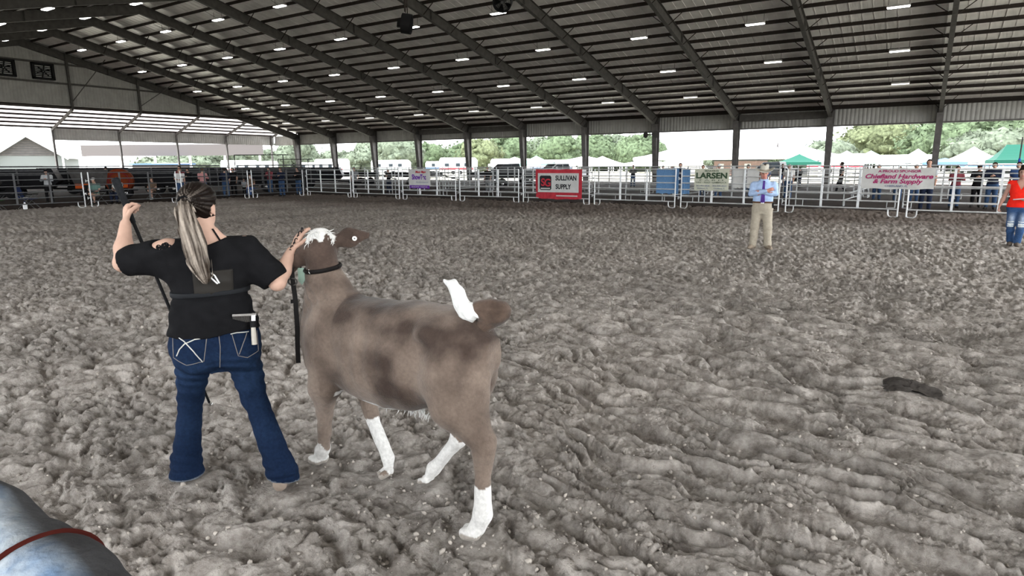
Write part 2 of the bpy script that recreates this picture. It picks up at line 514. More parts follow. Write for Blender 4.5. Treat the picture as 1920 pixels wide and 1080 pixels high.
for a, b in (((-900, 62, -0.4), (900, 900, -0.03)), ((-900, -700, -0.4), (900, Y_NEAR - 1, -0.03)), ((-900, Y_NEAR - 1, -0.4), (X_LEAN - 1, 62, -0.03)), ((X_END, Y_NEAR - 1, -0.4), (900, 62, -0.03))):
    og.box(a, b)
struct('floor_outside', og.mesh('floor_outside'), M_OUT)

# ------------------------------------------------------------------ roof: sheets, purlins, rafters
def ribbed(name, p0, p1, zb, zt, axis, amp=0.035, pitch=0.30):
    """ribbed siding standing along axis ('x' or 'y') between p0 and p1; zt may be a function of the running coordinate"""
    a0, a1 = (p0[0], p1[0]) if axis == 'x' else (p0[1], p1[1]); c = p0[1] if axis == 'x' else p0[0]
    n = int((a1 - a0) / pitch); V = []; F = []
    prof = [(0.0, 0), (0.62, 0), (0.72, 1), (0.90, 1)]
    for i in range(n):
        for t, k in prof:
            s = a0 + (i + t) * (a1 - a0) / n; V.append((s, k))
    V.append((a1, 0)); pts = []
    for s, k in V:
        top = zt(s) if callable(zt) else zt
        q = c + k * amp
        pts += [((s, q, zb) if axis == 'x' else (q, s, zb)), ((s, q, max(top, zb + 0.01)) if axis == 'x' else (q, s, max(top, zb + 0.01)))]
    for i in range(len(V) - 1):
        F.append((2 * i, 2 * i + 2, 2 * i + 3, 2 * i + 1))
    n0 = len(pts); off = 0.02
    pts += [((x, y + off, z) if axis == 'x' else (x + off, y, z)) for x, y, z in pts]
    F += [tuple(n0 + j for j in f[::-1]) for f in F]
    return mesh_np(name, pts, F)


sheet = MB(); sheet.box((FX0 - 0.4, Y_RIDGE - 0.3, Z_RIDGE + 0.03), (X_END + 0.4, Y_RIDGE + 0.3, Z_RIDGE + 0.06))
ceiling = struct('ceiling', sheet.mesh('ceiling'), M_SHEET)
sm = {}
for side in (1, -1):
    mb = MB(); ye = Y_FAR + 0.25 if side > 0 else Y_NEAR - 0.25
    def q(x0, x1, z0, z1, y0=Y_RIDGE, y1=ye, mb=mb):
        mb.add([(x0, y0, Z_RIDGE + z0), (x1, y0, Z_RIDGE + z0), (x1, y1, roof_z(y1) + z0), (x0, y1, roof_z(y1) + z0),
                (x0, y0, Z_RIDGE + z1), (x1, y0, Z_RIDGE + z1), (x1, y1, roof_z(y1) + z1), (x0, y1, roof_z(y1) + z1)],
               [(0, 3, 2, 1), (4, 5, 6, 7), (0, 1, 5, 4), (1, 2, 6, 5), (2, 3, 7, 6), (3, 0, 4, 7)])
    q(0.0, BAY, 0.0, 0.03)
    for k in range(1, 13):
        q(k * BAY / 12.5 - 0.02, k * BAY / 12.5 + 0.02, -0.018 if k % 4 else -0.03, 0.001)
    sm[side] = mb.mesh('roof_sheet')
for i in range(NF - 1):
    for side in (1, -1):
        put('roof_sheet', sm[side], M_SHEET, ceiling, (FRX[i], 0, 0))
for side in (1, -1):
    mb = MB(); ye = Y_FAR + .25 if side > 0 else Y_NEAR - .25
    mb.add([(FX0 - .7, Y_RIDGE, Z_RIDGE), (FX0, Y_RIDGE, Z_RIDGE), (FX0, ye, roof_z(ye)), (FX0 - .7, ye, roof_z(ye)), (FX0 - .7, Y_RIDGE, Z_RIDGE + .03), (FX0, Y_RIDGE, Z_RIDGE + .03), (FX0, ye, roof_z(ye) + .03), (FX0 - .7, ye, roof_z(ye) + .03)],
           [(0, 3, 2, 1), (4, 5, 6, 7), (0, 1, 5, 4), (1, 2, 6, 5), (2, 3, 7, 6), (3, 0, 4, 7)]); mb.build('gable_overhang', M_SHEET, ceiling)
# purlins: one line each, Z-section
PY = [Y_FAR - 0.3 - i * 1.475 for i in range(22)]
for side in (1, -1):
    for y in PY:
        yy = y if side > 0 else 2 * Y_RIDGE - y
        z = roof_z(yy); mb = MB()
        mb.box((FX0 - 0.2, yy - 0.01, z - 0.225), (X_END + 0.2, yy + 0.01, z - 0.005))
        mb.box((FX0 - 0.2, yy - 0.085 * side, z - 0.235), (X_END + 0.2, yy, z - 0.222)) if side > 0 else mb.box((FX0 - 0.2, yy, z - 0.235), (X_END + 0.2, yy + 0.085, z - 0.222))
        mb.build('purlin', M_PURLIN, ceiling)
# sag rods in the middle of each bay
rod = MB()
for k in range(1, 20, 2):
    rod.tube([(0, PY[k], roof_z(PY[k]) - 0.2), (0, PY[k + 1], roof_z(PY[k + 1]) - 0.05)], 0.012, 4)
rm = rod.mesh('sag_rod')
for i in range(2, NF - 1):
    put('sag_rod', rm, M_PURLIN, ceiling, (FRX[i] + BAY * 0.55, 0, 0))


def rafter_mesh(side):
    mb = MB(); ys = np.linspace(Y_FAR - 0.97, Y_RIDGE, 9); low = []; top = []
    for y in ys:
        t = (Y_FAR - 0.97 - y) / (Y_FAR - 0.97 - Y_RIDGE)
        dp = 0.92 - 0.62 * min(t, .4) + 0.25 * max(t - 0.72, 0)
        if t < 0.001: dp = 0.92
        zt = roof_z(y) - 0.235; yy = y if side > 0 else 2 * Y_RIDGE - y
        top.append((0, yy, zt)); low.append((0, yy, zt - dp))
    mb.prism(top + low[::-1], (-0.012, 0, 0), (0.012, 0, 0))
    for a, b in zip(low[:-1], low[1:]): mb.bar(a, b, 0.26, 0.025)
    for a, b in zip(top[:-1], top[1:]): mb.bar(a, b, 0.26, 0.025)
    for k in (2, 4, 6):                                     # bolted splice plates
        a, b = low[k], top[k]
        for e in (-0.025, 0.025): mb.bar((0, a[1] + e, a[2] - 0.03), (0, b[1] + e, b[2] + 0.0), 0.27, 0.018, (0, 1, 0))
    # haunch piece out to the eave
    yo = Y_FAR if side > 0 else Y_NEAR
    mb.prism([low[0], top[0], (0, yo, Z_EAVE - 0.24), (0, yo, low[0][2] + 0.12)], (-0.012, 0, 0), (0.012, 0, 0))
    mb.bar(low[0], (0, yo, Z_EAVE - 0.25), 0.2, 0.02)
    return mb.mesh('rafter'), low


RM, LOW = {}, None
for side in (1, -1):
    RM[side], lw = rafter_mesh(side)
    if side > 0: LOW = lw


def low_z(y):
    return float(np.interp(y, [p[1] for p in LOW][::-1], [p[2] for p in LOW][::-1]))


fb = {}
for k in range(1, 21, 2):
    y = PY[k]
    for s in (-1, 1):
        mb = MB(); mb.bar((s * 0.1, y, low_z(y) + 0.03), (s * 0.95, y, roof_z(y) - 0.22), 0.045, 0.045); fb[k, s] = mb.mesh('flange_brace')
for i, x in enumerate(FRX):
    for side in (1, -1):
        r = put('rafter', RM[side], M_STEEL, ceiling, (x, 0, 0))
        if side > 0 and 1 <= i <= 11:
            for k in range(1, 21, 2):
                for s in (-1, 1): put('flange_brace', fb[k, s], M_PURLIN, r)

# ------------------------------------------------------------------ long walls: skirt siding and tapered columns
def column_mesh(side):
    mb = MB(); yo = Y_FAR if side > 0 else Y_NEAR; s = side
    zk = LOW[0][2]
    a, b, c, d = (0, yo - s * 0.97, zk), (0, yo, zk + .2), (0, yo, 0), (0, yo - s * 0.38, 0)
    mb.prism([a, b, c, d], (-0.012, 0, 0), (0.012, 0, 0))
    mb.bar(a, d, 0.44, 0.03, (0, 1, 0)); mb.bar((0, yo, Z_EAVE - 0.25), c, 0.44, 0.03, (0, 1, 0))
    mb.bar((0, yo - s * 0.97, zk), (0, yo, zk), 0.28, 0.02)
    mb.box((-0.2, min(yo, yo - s * 0.45), -0.02), (0.2, max(yo, yo - s * 0.45), 0.03))
    return mb.mesh('column')


wall_far = struct('wall_far', ribbed('wall_far', (FX0 - 5.5, Y_FAR + 0.04), (X_END, Y_FAR + 0.04), 4.75, lambda s: Z_EAVE if s > FX0 else 6.1, 'x'), M_SIDING)
wall_near = struct('wall_near', ribbed('wall_near', (FX0, Y_NEAR - 0.1), (X_END, Y_NEAR - 0.1), 4.75, Z_EAVE, 'x'), M_SIDING)
# unseen low wall under the near opening, added to cut low-angle fill light
put('fill_block_siding', ribbed('fill_block_siding', (FX0, Y_NEAR - 0.12), (X_END, Y_NEAR - 0.12), 0.0, 1.1, 'x'), M_SIDING, wall_near)
cm = {1: column_mesh(1), -1: column_mesh(-1)}
for x in FRX:
    put('column', cm[1], M_COLUMN, wall_far, (x, 0, 0)); put('column', cm[-1], M_COLUMN, wall_near, (x, 0, 0))
for y, w in ((Y_FAR - 0.12, wall_far), (Y_NEAR + 0.12, wall_near)):
    mb = MB(); mb.box((FX0, y - 0.06, Z_EAVE - 0.26), (X_END, y + 0.06, Z_EAVE - 0.02)); mb.build('eave_strut', M_PURLIN, w)
    mb = MB(); mb.box((FX0, y - 0.08, 4.74), (X_END, y + 0.1, 4.86)); mb.build('skirt_girt', M_COLUMN, w)
# boxed header panels in two bays
for i in (3, 4, 8):
    mb = MB(); mb.box((FRX[i] + 0.2, Y_FAR - 0.5, 5.45), (FRX[i + 1] - 0.2, Y_FAR - 0.1, 6.02)); mb.build('header_box', M_STEEL, wall_far)

# ------------------------------------------------------------------ gable end with its siding, posts and lean-to
wall_left = struct('wall_left', ribbed('wall_left', (FX0 - 0.18, Y_NEAR), (FX0 - 0.18, Y_FAR), 8.05, lambda s: roof_z(s) - 0.002, 'y', -0.035), M_SIDING)
LCY = [Y_RIDGE + 3.95 + 6.9 * k for k in range(5)]; LCY[-1] = 59.6
LCY = [2 * Y_RIDGE - y for y in LCY[::-1]] + LCY
for y in LCY[1:-1]:
    mb = MB(); mb.box((FX0 - 0.08, y - 0.1, 7.9), (FX0 + 0.12, y + 0.1, roof_z(y) - 0.25)); mb.box((FX0 - 0.1, y - .16, 7.85), (FX0 + .14, y + .16, 7.95))
    mb.build('gable_post', M_STEEL, wall_left)
    if y > Y_RIDGE:
        mb = MB(); mb.bar((FX0 + 0.1, y + 0.1, 8.6), (FX0 + 3.4, y + 2.2, roof_z(y + 2.2) - 0.3), 0.06, 0.06); mb.build('diagonal_brace', M_STEEL, wall_left)
for z in (10.3, 12.2):
    ym = Y_RIDGE + (Z_RIDGE - z) / SLOPE - 0.5
    mb = MB(); mb.box((FX0 - 0.14, 2 * Y_RIDGE - ym, z - 0.09), (FX0 - 0.02, ym, z + 0.09)); mb.build('girt', M_STEEL, wall_left)
mb = MB(); mb.box((FX0 - 0.16, Y_NEAR, 7.9), (FX0 + 0.06, Y_FAR, 8.06)); mb.build('bottom_girt', M_PURLIN, wall_left)

lt = MB(); ZL0, ZL1 = 8.1, 6.2
def lz(x): return ZL1 + (ZL0 - ZL1) * (x - X_LEAN) / (FX0 - X_LEAN)
lt.add([(FX0, Y_NEAR, ZL0), (FX0, Y_FAR, ZL0), (X_LEAN - .2, Y_FAR, lz(X_LEAN - .2)), (X_LEAN - .2, Y_NEAR, lz(X_LEAN - .2)),
        (FX0, Y_NEAR, ZL0 + .03), (FX0, Y_FAR, ZL0 + .03), (X_LEAN - .2, Y_FAR, lz(X_LEAN - .2) + .03), (X_LEAN - .2, Y_NEAR, lz(X_LEAN - .2) + .03)],
       [(0, 3, 2, 1), (4, 5, 6, 7), (0, 1, 5, 4), (1, 2, 6, 5), (2, 3, 7, 6), (3, 0, 4, 7)])
nt = M_LEANSHEET.node_tree; tl = nt.nodes.new('ShaderNodeBsdfTranslucent'); tl.inputs['Color'].default_value = (.92, .89, .88, 1); mxs = nt.nodes.new('ShaderNodeMixShader'); mxs.inputs['Fac'].default_value = .55
nt.links.new(nt.nodes['Principled BSDF'].outputs['BSDF'], mxs.inputs[1]); nt.links.new(tl.outputs['BSDF'], mxs.inputs[2]); nt.links.new(mxs.outputs['Shader'], nt.nodes['Material Output'].inputs['Surface'])
lean = struct('ceiling_lean_to', lt.mesh('ceiling_lean_to'), M_LEANSHEET)
for k in range(6):
    x = FX0 - 0.35 - k * 1.0; z = lz(x)
    mb = MB(); mb.box((x - 0.045, Y_NEAR, z - 0.2), (x + 0.045, Y_FAR, z - 0.005)); mb.build('purlin', M_PURLIN, lean)
mb = MB(); mb.bar((FX0, 0, ZL0 - .32), (X_LEAN, 0, ZL1 - .32), 0.16, 0.26); lr = mb.mesh('lean_rafter')
for y in LCY: put('lean_rafter', lr, M_COLUMN, lean, (0, y, 0))
# lean-to skirt, open above the gap where the barn shows
wall_lean = struct('wall_lean_to', ribbed('wall_lean_to', (X_LEAN - 0.15, LCY[5]), (X_LEAN - 0.15, Y_FAR), 4.8, 6.1, 'y', -0.035), M_SIDING)
mb = MB(); mb.box((-0.11, -0.09, 0), (0.11, 0.09, 6.1)); mb.box((-.15, -.13, 4.7), (.15, .13, 4.78)); mb.box((-.18, -.18, -.02), (.18, .18, .03)); lc = mb.mesh('post')
for y in LCY: put('post', lc, M_COLUMN, wall_lean, (X_LEAN, y, 0))
mb = MB(); mb.bar((FX0 + .4, Y_FAR - .8, 7.0), (X_LEAN + .3, Y_FAR - .5, 5.95), .08, .08); mb.build('knee_brace', M_SIDING, wall_lean)

# ------------------------------------------------------------------ ceiling lamps
M_LAMPGLOW = mat('lamp_diffuser', (0.9, 0.9, 0.9), 0.4, emit=(1.0, 0.97, 0.93), strength=2.2)
M_LAMPDIM = mat('lamp_diffuser_weak', (0.8, 0.8, 0.8), 0.4, emit=(1.0, 0.97, 0.93), strength=.35)
M_LAMPCASE = mat('lamp_case', (0.35, 0.34, 0.33), 0.5)
mb = MB(); mb.prism([(0, -0.20, -0.06), (0, 0.20, -0.06), (0, 0.12, 0.06), (0, -0.12, 0.06)], (-0.56, 0, 0), (0.56, 0, 0)); lamp_case = mb.mesh('housing')
mb = MB(); mb.prism([(0, -0.175, -0.062), (0, 0.175, -0.062), (0, 0.15, -0.10), (0, -0.15, -0.10)], (-0.53, 0, 0), (0.53, 0, 0)); lamp_diff = mb.mesh('diffuser')
mb = MB(); mb.tube([(0, 0, 0.06), (0, 0, 0.55)], 0.012, 5); lamp_hang = mb.mesh('hanger')
ROWS = [(30.85, 'row nearest the ridge', 0, 12), (36.35, 'second lamp row below the ridge', 0, 12), (42.2, 'third lamp row below the ridge', 0, 12), (48.1, 'fourth lamp row below the ridge', 0, 12), (53.8, 'lamp row nearest the eave', 0, 12)]
ROWS += [(24.75, 'first row on the near slope', 0, 12), (19.25, 'second row on the near slope', 0, 12), (13.4, 'third row on the near slope', 0, 12), (7.5, 'fourth row on the near slope', 0, 12), (1.8, 'row over the near rail', 0, 12)]
for y, nm, k0, k1 in ROWS:
    for k in range(k0, k1):
        x = -69.7 + 7.5 * k; z = roof_z(y) - 0.72
        t = thing('ceiling_lamp', '%s strip lamp, %s from the gable end, %s' % ('dim' if y > 50 else 'lit', ORD[k], nm), 'ceiling lamp', (x, y, z), 0, 'strip lamps under the arena roof')
        put('housing', lamp_case, M_LAMPCASE, t); put('diffuser', lamp_diff, M_LAMPDIM if y > 50 else M_LAMPGLOW, t); put('hanger', lamp_hang, M_PURLIN, t, (-.5, 0, 0)); put('hanger', lamp_hang, M_PURLIN, t, (.5, 0, 0))

# ------------------------------------------------------------------ hanging drum fans and gable exhaust fans
M_BLACK = mat('black_metal', (0.012, 0.012, 0.013), 0.45)
M_FANGREY = mat('fan_blade_grey', (0.10, 0.10, 0.10), 0.4, 0.3)
M_VENTLIGHT = mat('white_fan_blade', (0.55, 0.55, 0.55), 0.5)


def drum_fan(label, loc, rz, tilt, rodlen, rods):
    t = thing('hanging_drum_fan', label, 'fan', loc, rz)
    mb = MB(); prof = [(0.50, -0.26), (0.54, -0.26), (0.54, 0.26), (0.50, 0.26), (0.50, -0.26)]
    mb.lathe(prof, 24); o = mb.build('drum', M_BLACK, t, True); o.rotation_euler = (PI / 2 + tilt, 0, 0)
    mb = MB()
    for k in range(5):
        a = 2 * PI * k / 5; c, s = math.cos(a), math.sin(a)
        mb.add([(.08 * c - .05 * s, .08 * s + .05 * c, -.05), (.48 * c - .13 * s, .48 * s + .13 * c, -.04), (.48 * c + .13 * s, .48 * s - .13 * c, .05), (.08 * c + .05 * s, .08 * s - .05 * c, .05)], [(0, 1, 2, 3), (3, 2, 1, 0)])
    mb.lathe([(0.10, -.1), (0.10, .12), (0.06, .16)], 12)
    b = mb.build('blades', M_FANGREY, o)
    mb = MB()
    for r in (0.15, 0.28, 0.41, 0.53):
        mb.tube([(r * math.cos(q * PI / 12), r * math.sin(q * PI / 12), 0.27) for q in range(25)], 0.008, 4, False)
    for q in range(8): mb.tube([(.1 * math.cos(q * PI / 4), .1 * math.sin(q * PI / 4), .27), (.53 * math.cos(q * PI / 4), .53 * math.sin(q * PI / 4), .27)], 0.008, 4)
    mb.build('guard', M_BLACK, o)
    mb = MB(); mb.cbox((0, -.05, -.36), (.30, .42, .30)); mb.build('motor_box', M_BLACK, o)
    mb = MB()
    for dx in rods: mb.tube([(dx, 0.0, .45), (dx * 1.15, 0.05, rodlen)], 0.025, 6)
    mb.build('hanging_rods', M_PURLIN, t)
    for c in t.children:
        if c.name.startswith('drum'): c.scale = (.85, .85, .85)
    return t


drum_fan('black drum fan hung on three rods, left of the two hanging fans', (-21.6, 23.98, 8.45), 2.15, 0.15, roof_z(23.98) - 8.5, (-.42, -.2, .36))
drum_fan('black drum fan cut by the top edge, right of the two hanging fans', (-17.8, 26.6, 9.45), 0.35, 0.55, roof_z(26.6) - 9.5, (-.4, 0, .4))
for y, lab in ((26.2, 'square exhaust fan high in the gable wall at the left picture edge'), (29.5, 'square exhaust fan high in the gable wall nearer the arena middle')):
    t = thing('exhaust_fan', lab, 'fan', (FX0 - 0.05, y, 11.3), 0)
    mb = MB()
    for a, b in (((0, -.95, -.75), (.4, -.75, .75)), ((0, .75, -.75), (.4, .95, .75)), ((0, -.95, .62), (.4, .95, .80)), ((0, -.95, -.80), (.4, .95, -.62))): mb.box(a, b)
    mb.build('casing', M_BLACK, t)
    mb = MB(); mb.box((.0, -.75, -.62), (.03, .75, .62)); mb.build('back_shutter', M_BLACK, t)
    mb = MB()
    for k in range(7): mb.bar((.08, -.70, -.52 + k * .17), (.08, .70, -.52 + k * .17), .05, .075, (1, 0, .6))
    mb.build('louvre', M_VENTLIGHT, t)
    mb = MB()
    for k in range(6):
        a = k * PI / 3 + .3; c, s = math.cos(a), math.sin(a)
        mb.bar((.22, .05 * c, .05 * s), (.22, .6 * c, .6 * s), .13, .02, (1, 0, .3))
    mb.build('blades', M_BLACK, t)
# ------------------------------------------------------------------ livestock panels
M_GALV = mat('galvanized_tube', (0.56, 0.57, 0.58), 0.38, 0.35, 6, 0.15)
M_GALVD = mat('dark_and_backlit_tube', (0.085, 0.085, 0.088), 0.5, 0.1, 6, 0.2)  # left fence rails: backlit darkness of the galvanized tube put into the colour
M_GALVB = mat('galvanized_tube_back', (0.40, 0.41, 0.42), 0.45, 0.35, 6, 0.15)
RAILZ = [0.26, 0.51, 0.76, 1.02, 1.29, 1.57]
PARTS = {}


def panel_parts(L):
    key = round(L, 2)
    if key in PARTS: return PARTS[key]
    d = {}
    mb = MB(); mb.tube([(0.0, 0, 0), (L, 0, 0)], 0.023, 8); d['rail'] = mb.mesh('rail', True)
    mb = MB(); mb.tube([(0, 0, 0.02), (0, 0, 1.59)], 0.026, 8); d['end_post'] = mb.mesh('end_post', True)
    mb = MB(); mb.box((-0.034, -0.022, 0.25), (0.034, 0.022, 1.58)); d['upright'] = mb.mesh('upright')
    mb = MB(); pts = [(0, 0, 0.06), (0.02, 0, 0.02), (0.08, 0, 0.0), (0.19, 0, 0.0), (0.26, 0, 0.05), (0.28, 0, 0.12), (0.28, 0, 0.26)]
    mb.tube(pts, 0.022, 8); d['foot_loop'] = mb.mesh('foot_loop', True)
    mb = MB()
    mb.tube([(-0.02, 0, 0), (-0.13, 0, 0)], 0.018, 6); mb.tube([(-0.12, 0, -.06), (-0.12, 0, .06)], 0.016, 6)
    d['pin_hinge'] = mb.mesh('pin_hinge')
    PARTS[key] = d
    return d


def panel(p, q, label, group, m=M_GALV, m2=None, gap=0.13, full=True, name='livestock_panel', cat='fence panel', h=1.0):
    p, q = Vector((*p, 0)), Vector((*q, 0)); L = (q - p).length - 2 * gap; d = (q - p).normalized()
    t = thing(name, label, cat, p + d * gap, math.atan2(d.y, d.x), group)
    m2 = m2 or m
    if full:
        P = panel_parts(L)
        for z in RAILZ: put('rail', P['rail'], m2, t, (0, 0, z * h))
        for x in (0, L): put('end_post', P['end_post'], m, t, (x, 0, 0))
        for x in (L * .335, L * .665): put('upright', P['upright'], m2, t, (x, 0, 0))
        put('foot_loop', P['foot_loop'], m, t); f = put('foot_loop', P['foot_loop'], m, t, (L, 0, 0)); f.rotation_euler = (0, 0, PI)
        put('pin_hinge', P['pin_hinge'], m, t, (0, 0, .42)); put('pin_hinge', P['pin_hinge'], m, t, (0, 0, 1.2))
    else:
        mb = MB()
        for z in RAILZ: mb.tube([(0, 0, z * h), (L, 0, z * h)], 0.022, 5)
        for x in (0, L): mb.tube([(x, 0, 0.02), (x, 0, 1.6 * h)], 0.025, 5)
        for x in (L * .335, L * .665): mb.box((x - .03, -.02, .25), (x + .03, .02, 1.58 * h))
        for x, s in ((0, 1), (L, -1)): mb.tube([(x, 0, .02), (x + s * .28, 0, .02), (x + s * .28, 0, .27)], 0.02, 5)
        mb.build('frame', m, t)
    return t


FJ = [(7.1, 23.7), (3.25, 24.0), (-0.56, 24.33), (-4.37, 24.96), (-8.46, 25.44), (-12.48, 25.70), (-16.19, 25.62), (-19.86, 25.42), (-23.7, 25.38), (-27.55, 25.45), (-32.15, 25.95)]
NM = ['cut by the right picture edge', 'passing behind the woman in red', 'holding the right end of the wide hardware banner', 'behind the man in the hat', 'holding the green lettered farm banner', 'left of the blue sheet', 'holding the red bordered banner', 'directly left of the red bordered banner', 'holding the purple lettered sign', 'left of the purple lettered sign', 'nearest the far corner of the ring']
for i in range(len(FJ) - 1):
    panel(FJ[i + 1], FJ[i], 'galvanized six rail livestock panel on the far fence, %s' % ('%s from the right picture edge' % ORD[i]), 'panels of the far ring fence')
LJ = [(-32.2, 25.9), (-32.3, 22.17), (-32.04, 17.90), (-32.3, 13.72), (-32.7, 9.7), (-32.9, 5.7)]
for i in range(len(LJ) - 1):
    panel(LJ[i + 1], LJ[i], 'backlit dark livestock panel with pale end posts, %s from the far corner on left fence' % ORD[i], 'panels of the left ring fence', M_GALV, M_GALVD)
# second row behind the alley and pens beyond
RJ = [(7.0 - 3.9 * k, 29.0 + 0.05 * k) for k in range(11)]
for i in range(len(RJ) - 1):
    panel(RJ[i + 1], RJ[i], 'galvanized panel of the second row behind the alley, %s from the right' % ORD[i], 'panels of the row behind the alley', M_GALVB, full=False, h=1.06)
for k, x in enumerate((4.9, -2.8, -10.6, -18.4, -26.2)):
    panel((x, 29.4), (x + .4, 37.2), 'pen divider panel running back from second fence row, %s from the right' % ORD[k], 'pen dividers', M_GALVB, full=False)
PJ = [(5.0 - 3.9 * k, 37.6) for k in range(12)]
for i in range(len(PJ) - 1):
    panel(PJ[i + 1], PJ[i], 'galvanized panel of the pens far behind the ring, %s from the right' % ORD[i], 'panels of the back pens', M_GALVB, full=False, h=1.04)
for i, (a, b) in enumerate([((-36.5, 29.5), (-40.3, 27.0)), ((-37.3, 25.9), (-38.2, 22.6))]):
    panel(a, b, 'dark panel in the clutter behind the left fence, %s from the far corner' % ORD[i], 'panels behind the left fence', M_GALVD, full=False, h=1.1)

# ------------------------------------------------------------------ lettering
def fence_y(x): return float(np.interp(x, [p[0] for p in FJ][::-1], [p[1] for p in FJ][::-1]))


def text_mesh(s, size, align='CENTER', bold=0.0, shear=0.0, xs=1.0, depth=0.002):
    c = bpy.data.curves.new('t', 'FONT'); c.body = s; c.size = size; c.align_x = align; c.align_y = 'CENTER'; c.shear = shear; c.offset = bold; c.extrude = depth
    o = bpy.data.objects.new('t', c); link(o)
    dg = bpy.context.evaluated_depsgraph_get(); me = bpy.data.meshes.new_from_object(o.evaluated_get(dg))
    bpy.data.objects.remove(o); bpy.data.curves.remove(c)
    if xs != 1.0:
        for v in me.vertices: v.co.x *= xs
    me.materials.clear()
    return me


def letter(parent, s, x, z, size, m, bold=0.0, shear=0.0, xs=1.0, width=None, y=-0.012):
    me = text_mesh(s, size, 'CENTER', bold, shear, xs); me.name = 'lettering'
    if width:
        w = max(v.co.x for v in me.vertices) - min(v.co.x for v in me.vertices)
        for v in me.vertices: v.co.x *= width / w
    o = put('lettering', me, m, parent, (x, y, z), (PI / 2, 0, 0)); return o


def cloth_sheet(w, h, wav=0.012, nx=24, ny=10, seed=0, droop=0.0):
    """hanging sheet, front towards -y, with thickness"""
    V = []; F = []
    for lay, off in ((0, 0.0), (1, 0.006)):
        for j in range(ny + 1):
            for i in range(nx + 1):
                u, v = i / nx, j / ny
                y = wav * math.sin(u * 9 + seed + v * 2) * (1 - 0.3 * v) + wav * 0.6 * math.sin(u * 23 + v * 5 + seed)
                z = -h + h * v - droop * math.sin(u * PI) * (1 - v) + (0.012 * math.sin(u * 18 + seed) if v in (0, 1) else 0)
                V.append((w * (u - 0.5), y + off, z))
    n = (nx + 1) * (ny + 1)
    for j in range(ny):
        for i in range(nx):
            a = j * (nx + 1) + i; F.append((a, a + 1, a + nx + 2, a + nx + 1)); F.append((n + a, n + a + nx + 1, n + a + nx + 2, n + a + 1))
    return mesh_np('sheet', V, F, True)


M_BANNER = mat('white_vinyl_banner', (0.50, 0.50, 0.49), 0.6, 0, 5, 0.08)
M_RED = mat('red_print', (0.42, 0.02, 0.03), 0.6); M_REDB = mat('red_banner_cloth', (0.40, 0.035, 0.05), 0.65, 0, 6, 0.2)
M_PURPLE = mat('purple_print', (0.13, 0.03, 0.30), 0.6); M_INK = mat('black_print', (0.02, 0.022, 0.026), 0.6)
M_GREENINK = mat('dark_green_print', (0.045, 0.075, 0.045), 0.6); M_BLUEINK = mat('blue_grey_print', (0.13, 0.15, 0.25), 0.6)
M_MAGENTA = mat('magenta_print', (0.34, 0.035, 0.13), 0.6); M_YELLOWPAPER = mat('cream_vinyl', (0.50, 0.51, 0.42), 0.6, 0, 5, 0.08)
M_BLUESHEET = mat('blue_mesh_sheet', (0.10, 0.20, 0.36), 0.8, 0, 60, 0.5)


def sign(label, x, y, ztop, w, h, m, rz=0.0, cat='banner', name='banner', **k):
    t = thing(name, label, cat, (x, y, ztop), rz)
    put('sheet', cloth_sheet(w, h, **k), m, t)
    return t


# purple-lettered sign
t = sign('white sign with purple lettering and purple foot strip on the far fence', -22.35, fence_y(-22.35) - .034, 1.60, 1.50, 0.86, M_BANNER, wav=0.004, seed=1)
mb = MB(); mb.box((-.68, -.012, -1.0), (.68, .004, -.84)); mb.build('foot_strip', M_PURPLE, t)
letter(t, 'Moor Mans', 0.10, -0.15, 0.17, M_RED, 0.006, 0.25, width=.72); letter(t, 'ShowTec', -0.02, -0.42, 0.36, M_PURPLE, 0.012, xs=0.8, width=.98)
letter(t, 'Performance', 0.18, -0.68, 0.09, M_BLUEINK, 0, 0.3, width=.85); letter(t, 'SHOW FEEDS', 0, -0.92, 0.09, M_BANNER, 0, width=1.1, y=-.018)
# red-bordered banner
t = sign('red bordered white banner with black lettering and red square logo on the far fence', -14.15, fence_y(-14.15) - .05, 1.57, 2.42, 1.32, M_REDB, wav=0.02, seed=2, droop=.03)
mb = MB(); mb.box((-1.06, -.058, -1.04), (1.06, -.03, -.17)); mb.build('white_field', M_BANNER, t)
for i in range(2): pass
letter(t, 'SULLIVAN', 0.42, -0.40, 0.30, M_INK, 0.010, 0, width=1.08, y=-.062); letter(t, 'SUPPLY', 0.28, -0.79, 0.30, M_INK, 0.010, 0, width=.80, y=-.062)
mb = MB(); mb.add([(-.96, -.066, -.88), (-.90, -.066, -.94), (-.40, -.066, -.94), (-.34, -.066, -.88), (-.34, -.066, -.34), (-.40, -.066, -.28), (-.90, -.066, -.28), (-.96, -.066, -.34)], [tuple(range(8))])
mb.prism([(-.96, 0, -.88), (-.90, 0, -.94), (-.40, 0, -.94), (-.34, 0, -.88), (-.34, 0, -.34), (-.40, 0, -.28), (-.90, 0, -.28), (-.96, 0, -.34)], (0, -.068, 0), (0, -.058, 0)); lg = mb.build('logo_block', M_INK, t)
letter(t, 'S', -0.78, -0.60, 0.48, M_REDB, 0.012, y=-.071); letter(t, 'G', -0.53, -0.62, 0.48, M_REDB, 0.012, y=-.071)
mb = MB(); mb.box((-.90, -.072, -.90), (-.40, -.069, -.84)); mb.build('logo_bar', M_BANNER, t)
mb = MB(); mb.box((-.1, -.03, -1.22), (1.0, -.024, -1.17)); mb.build('pale_stripe', M_BANNER, t)
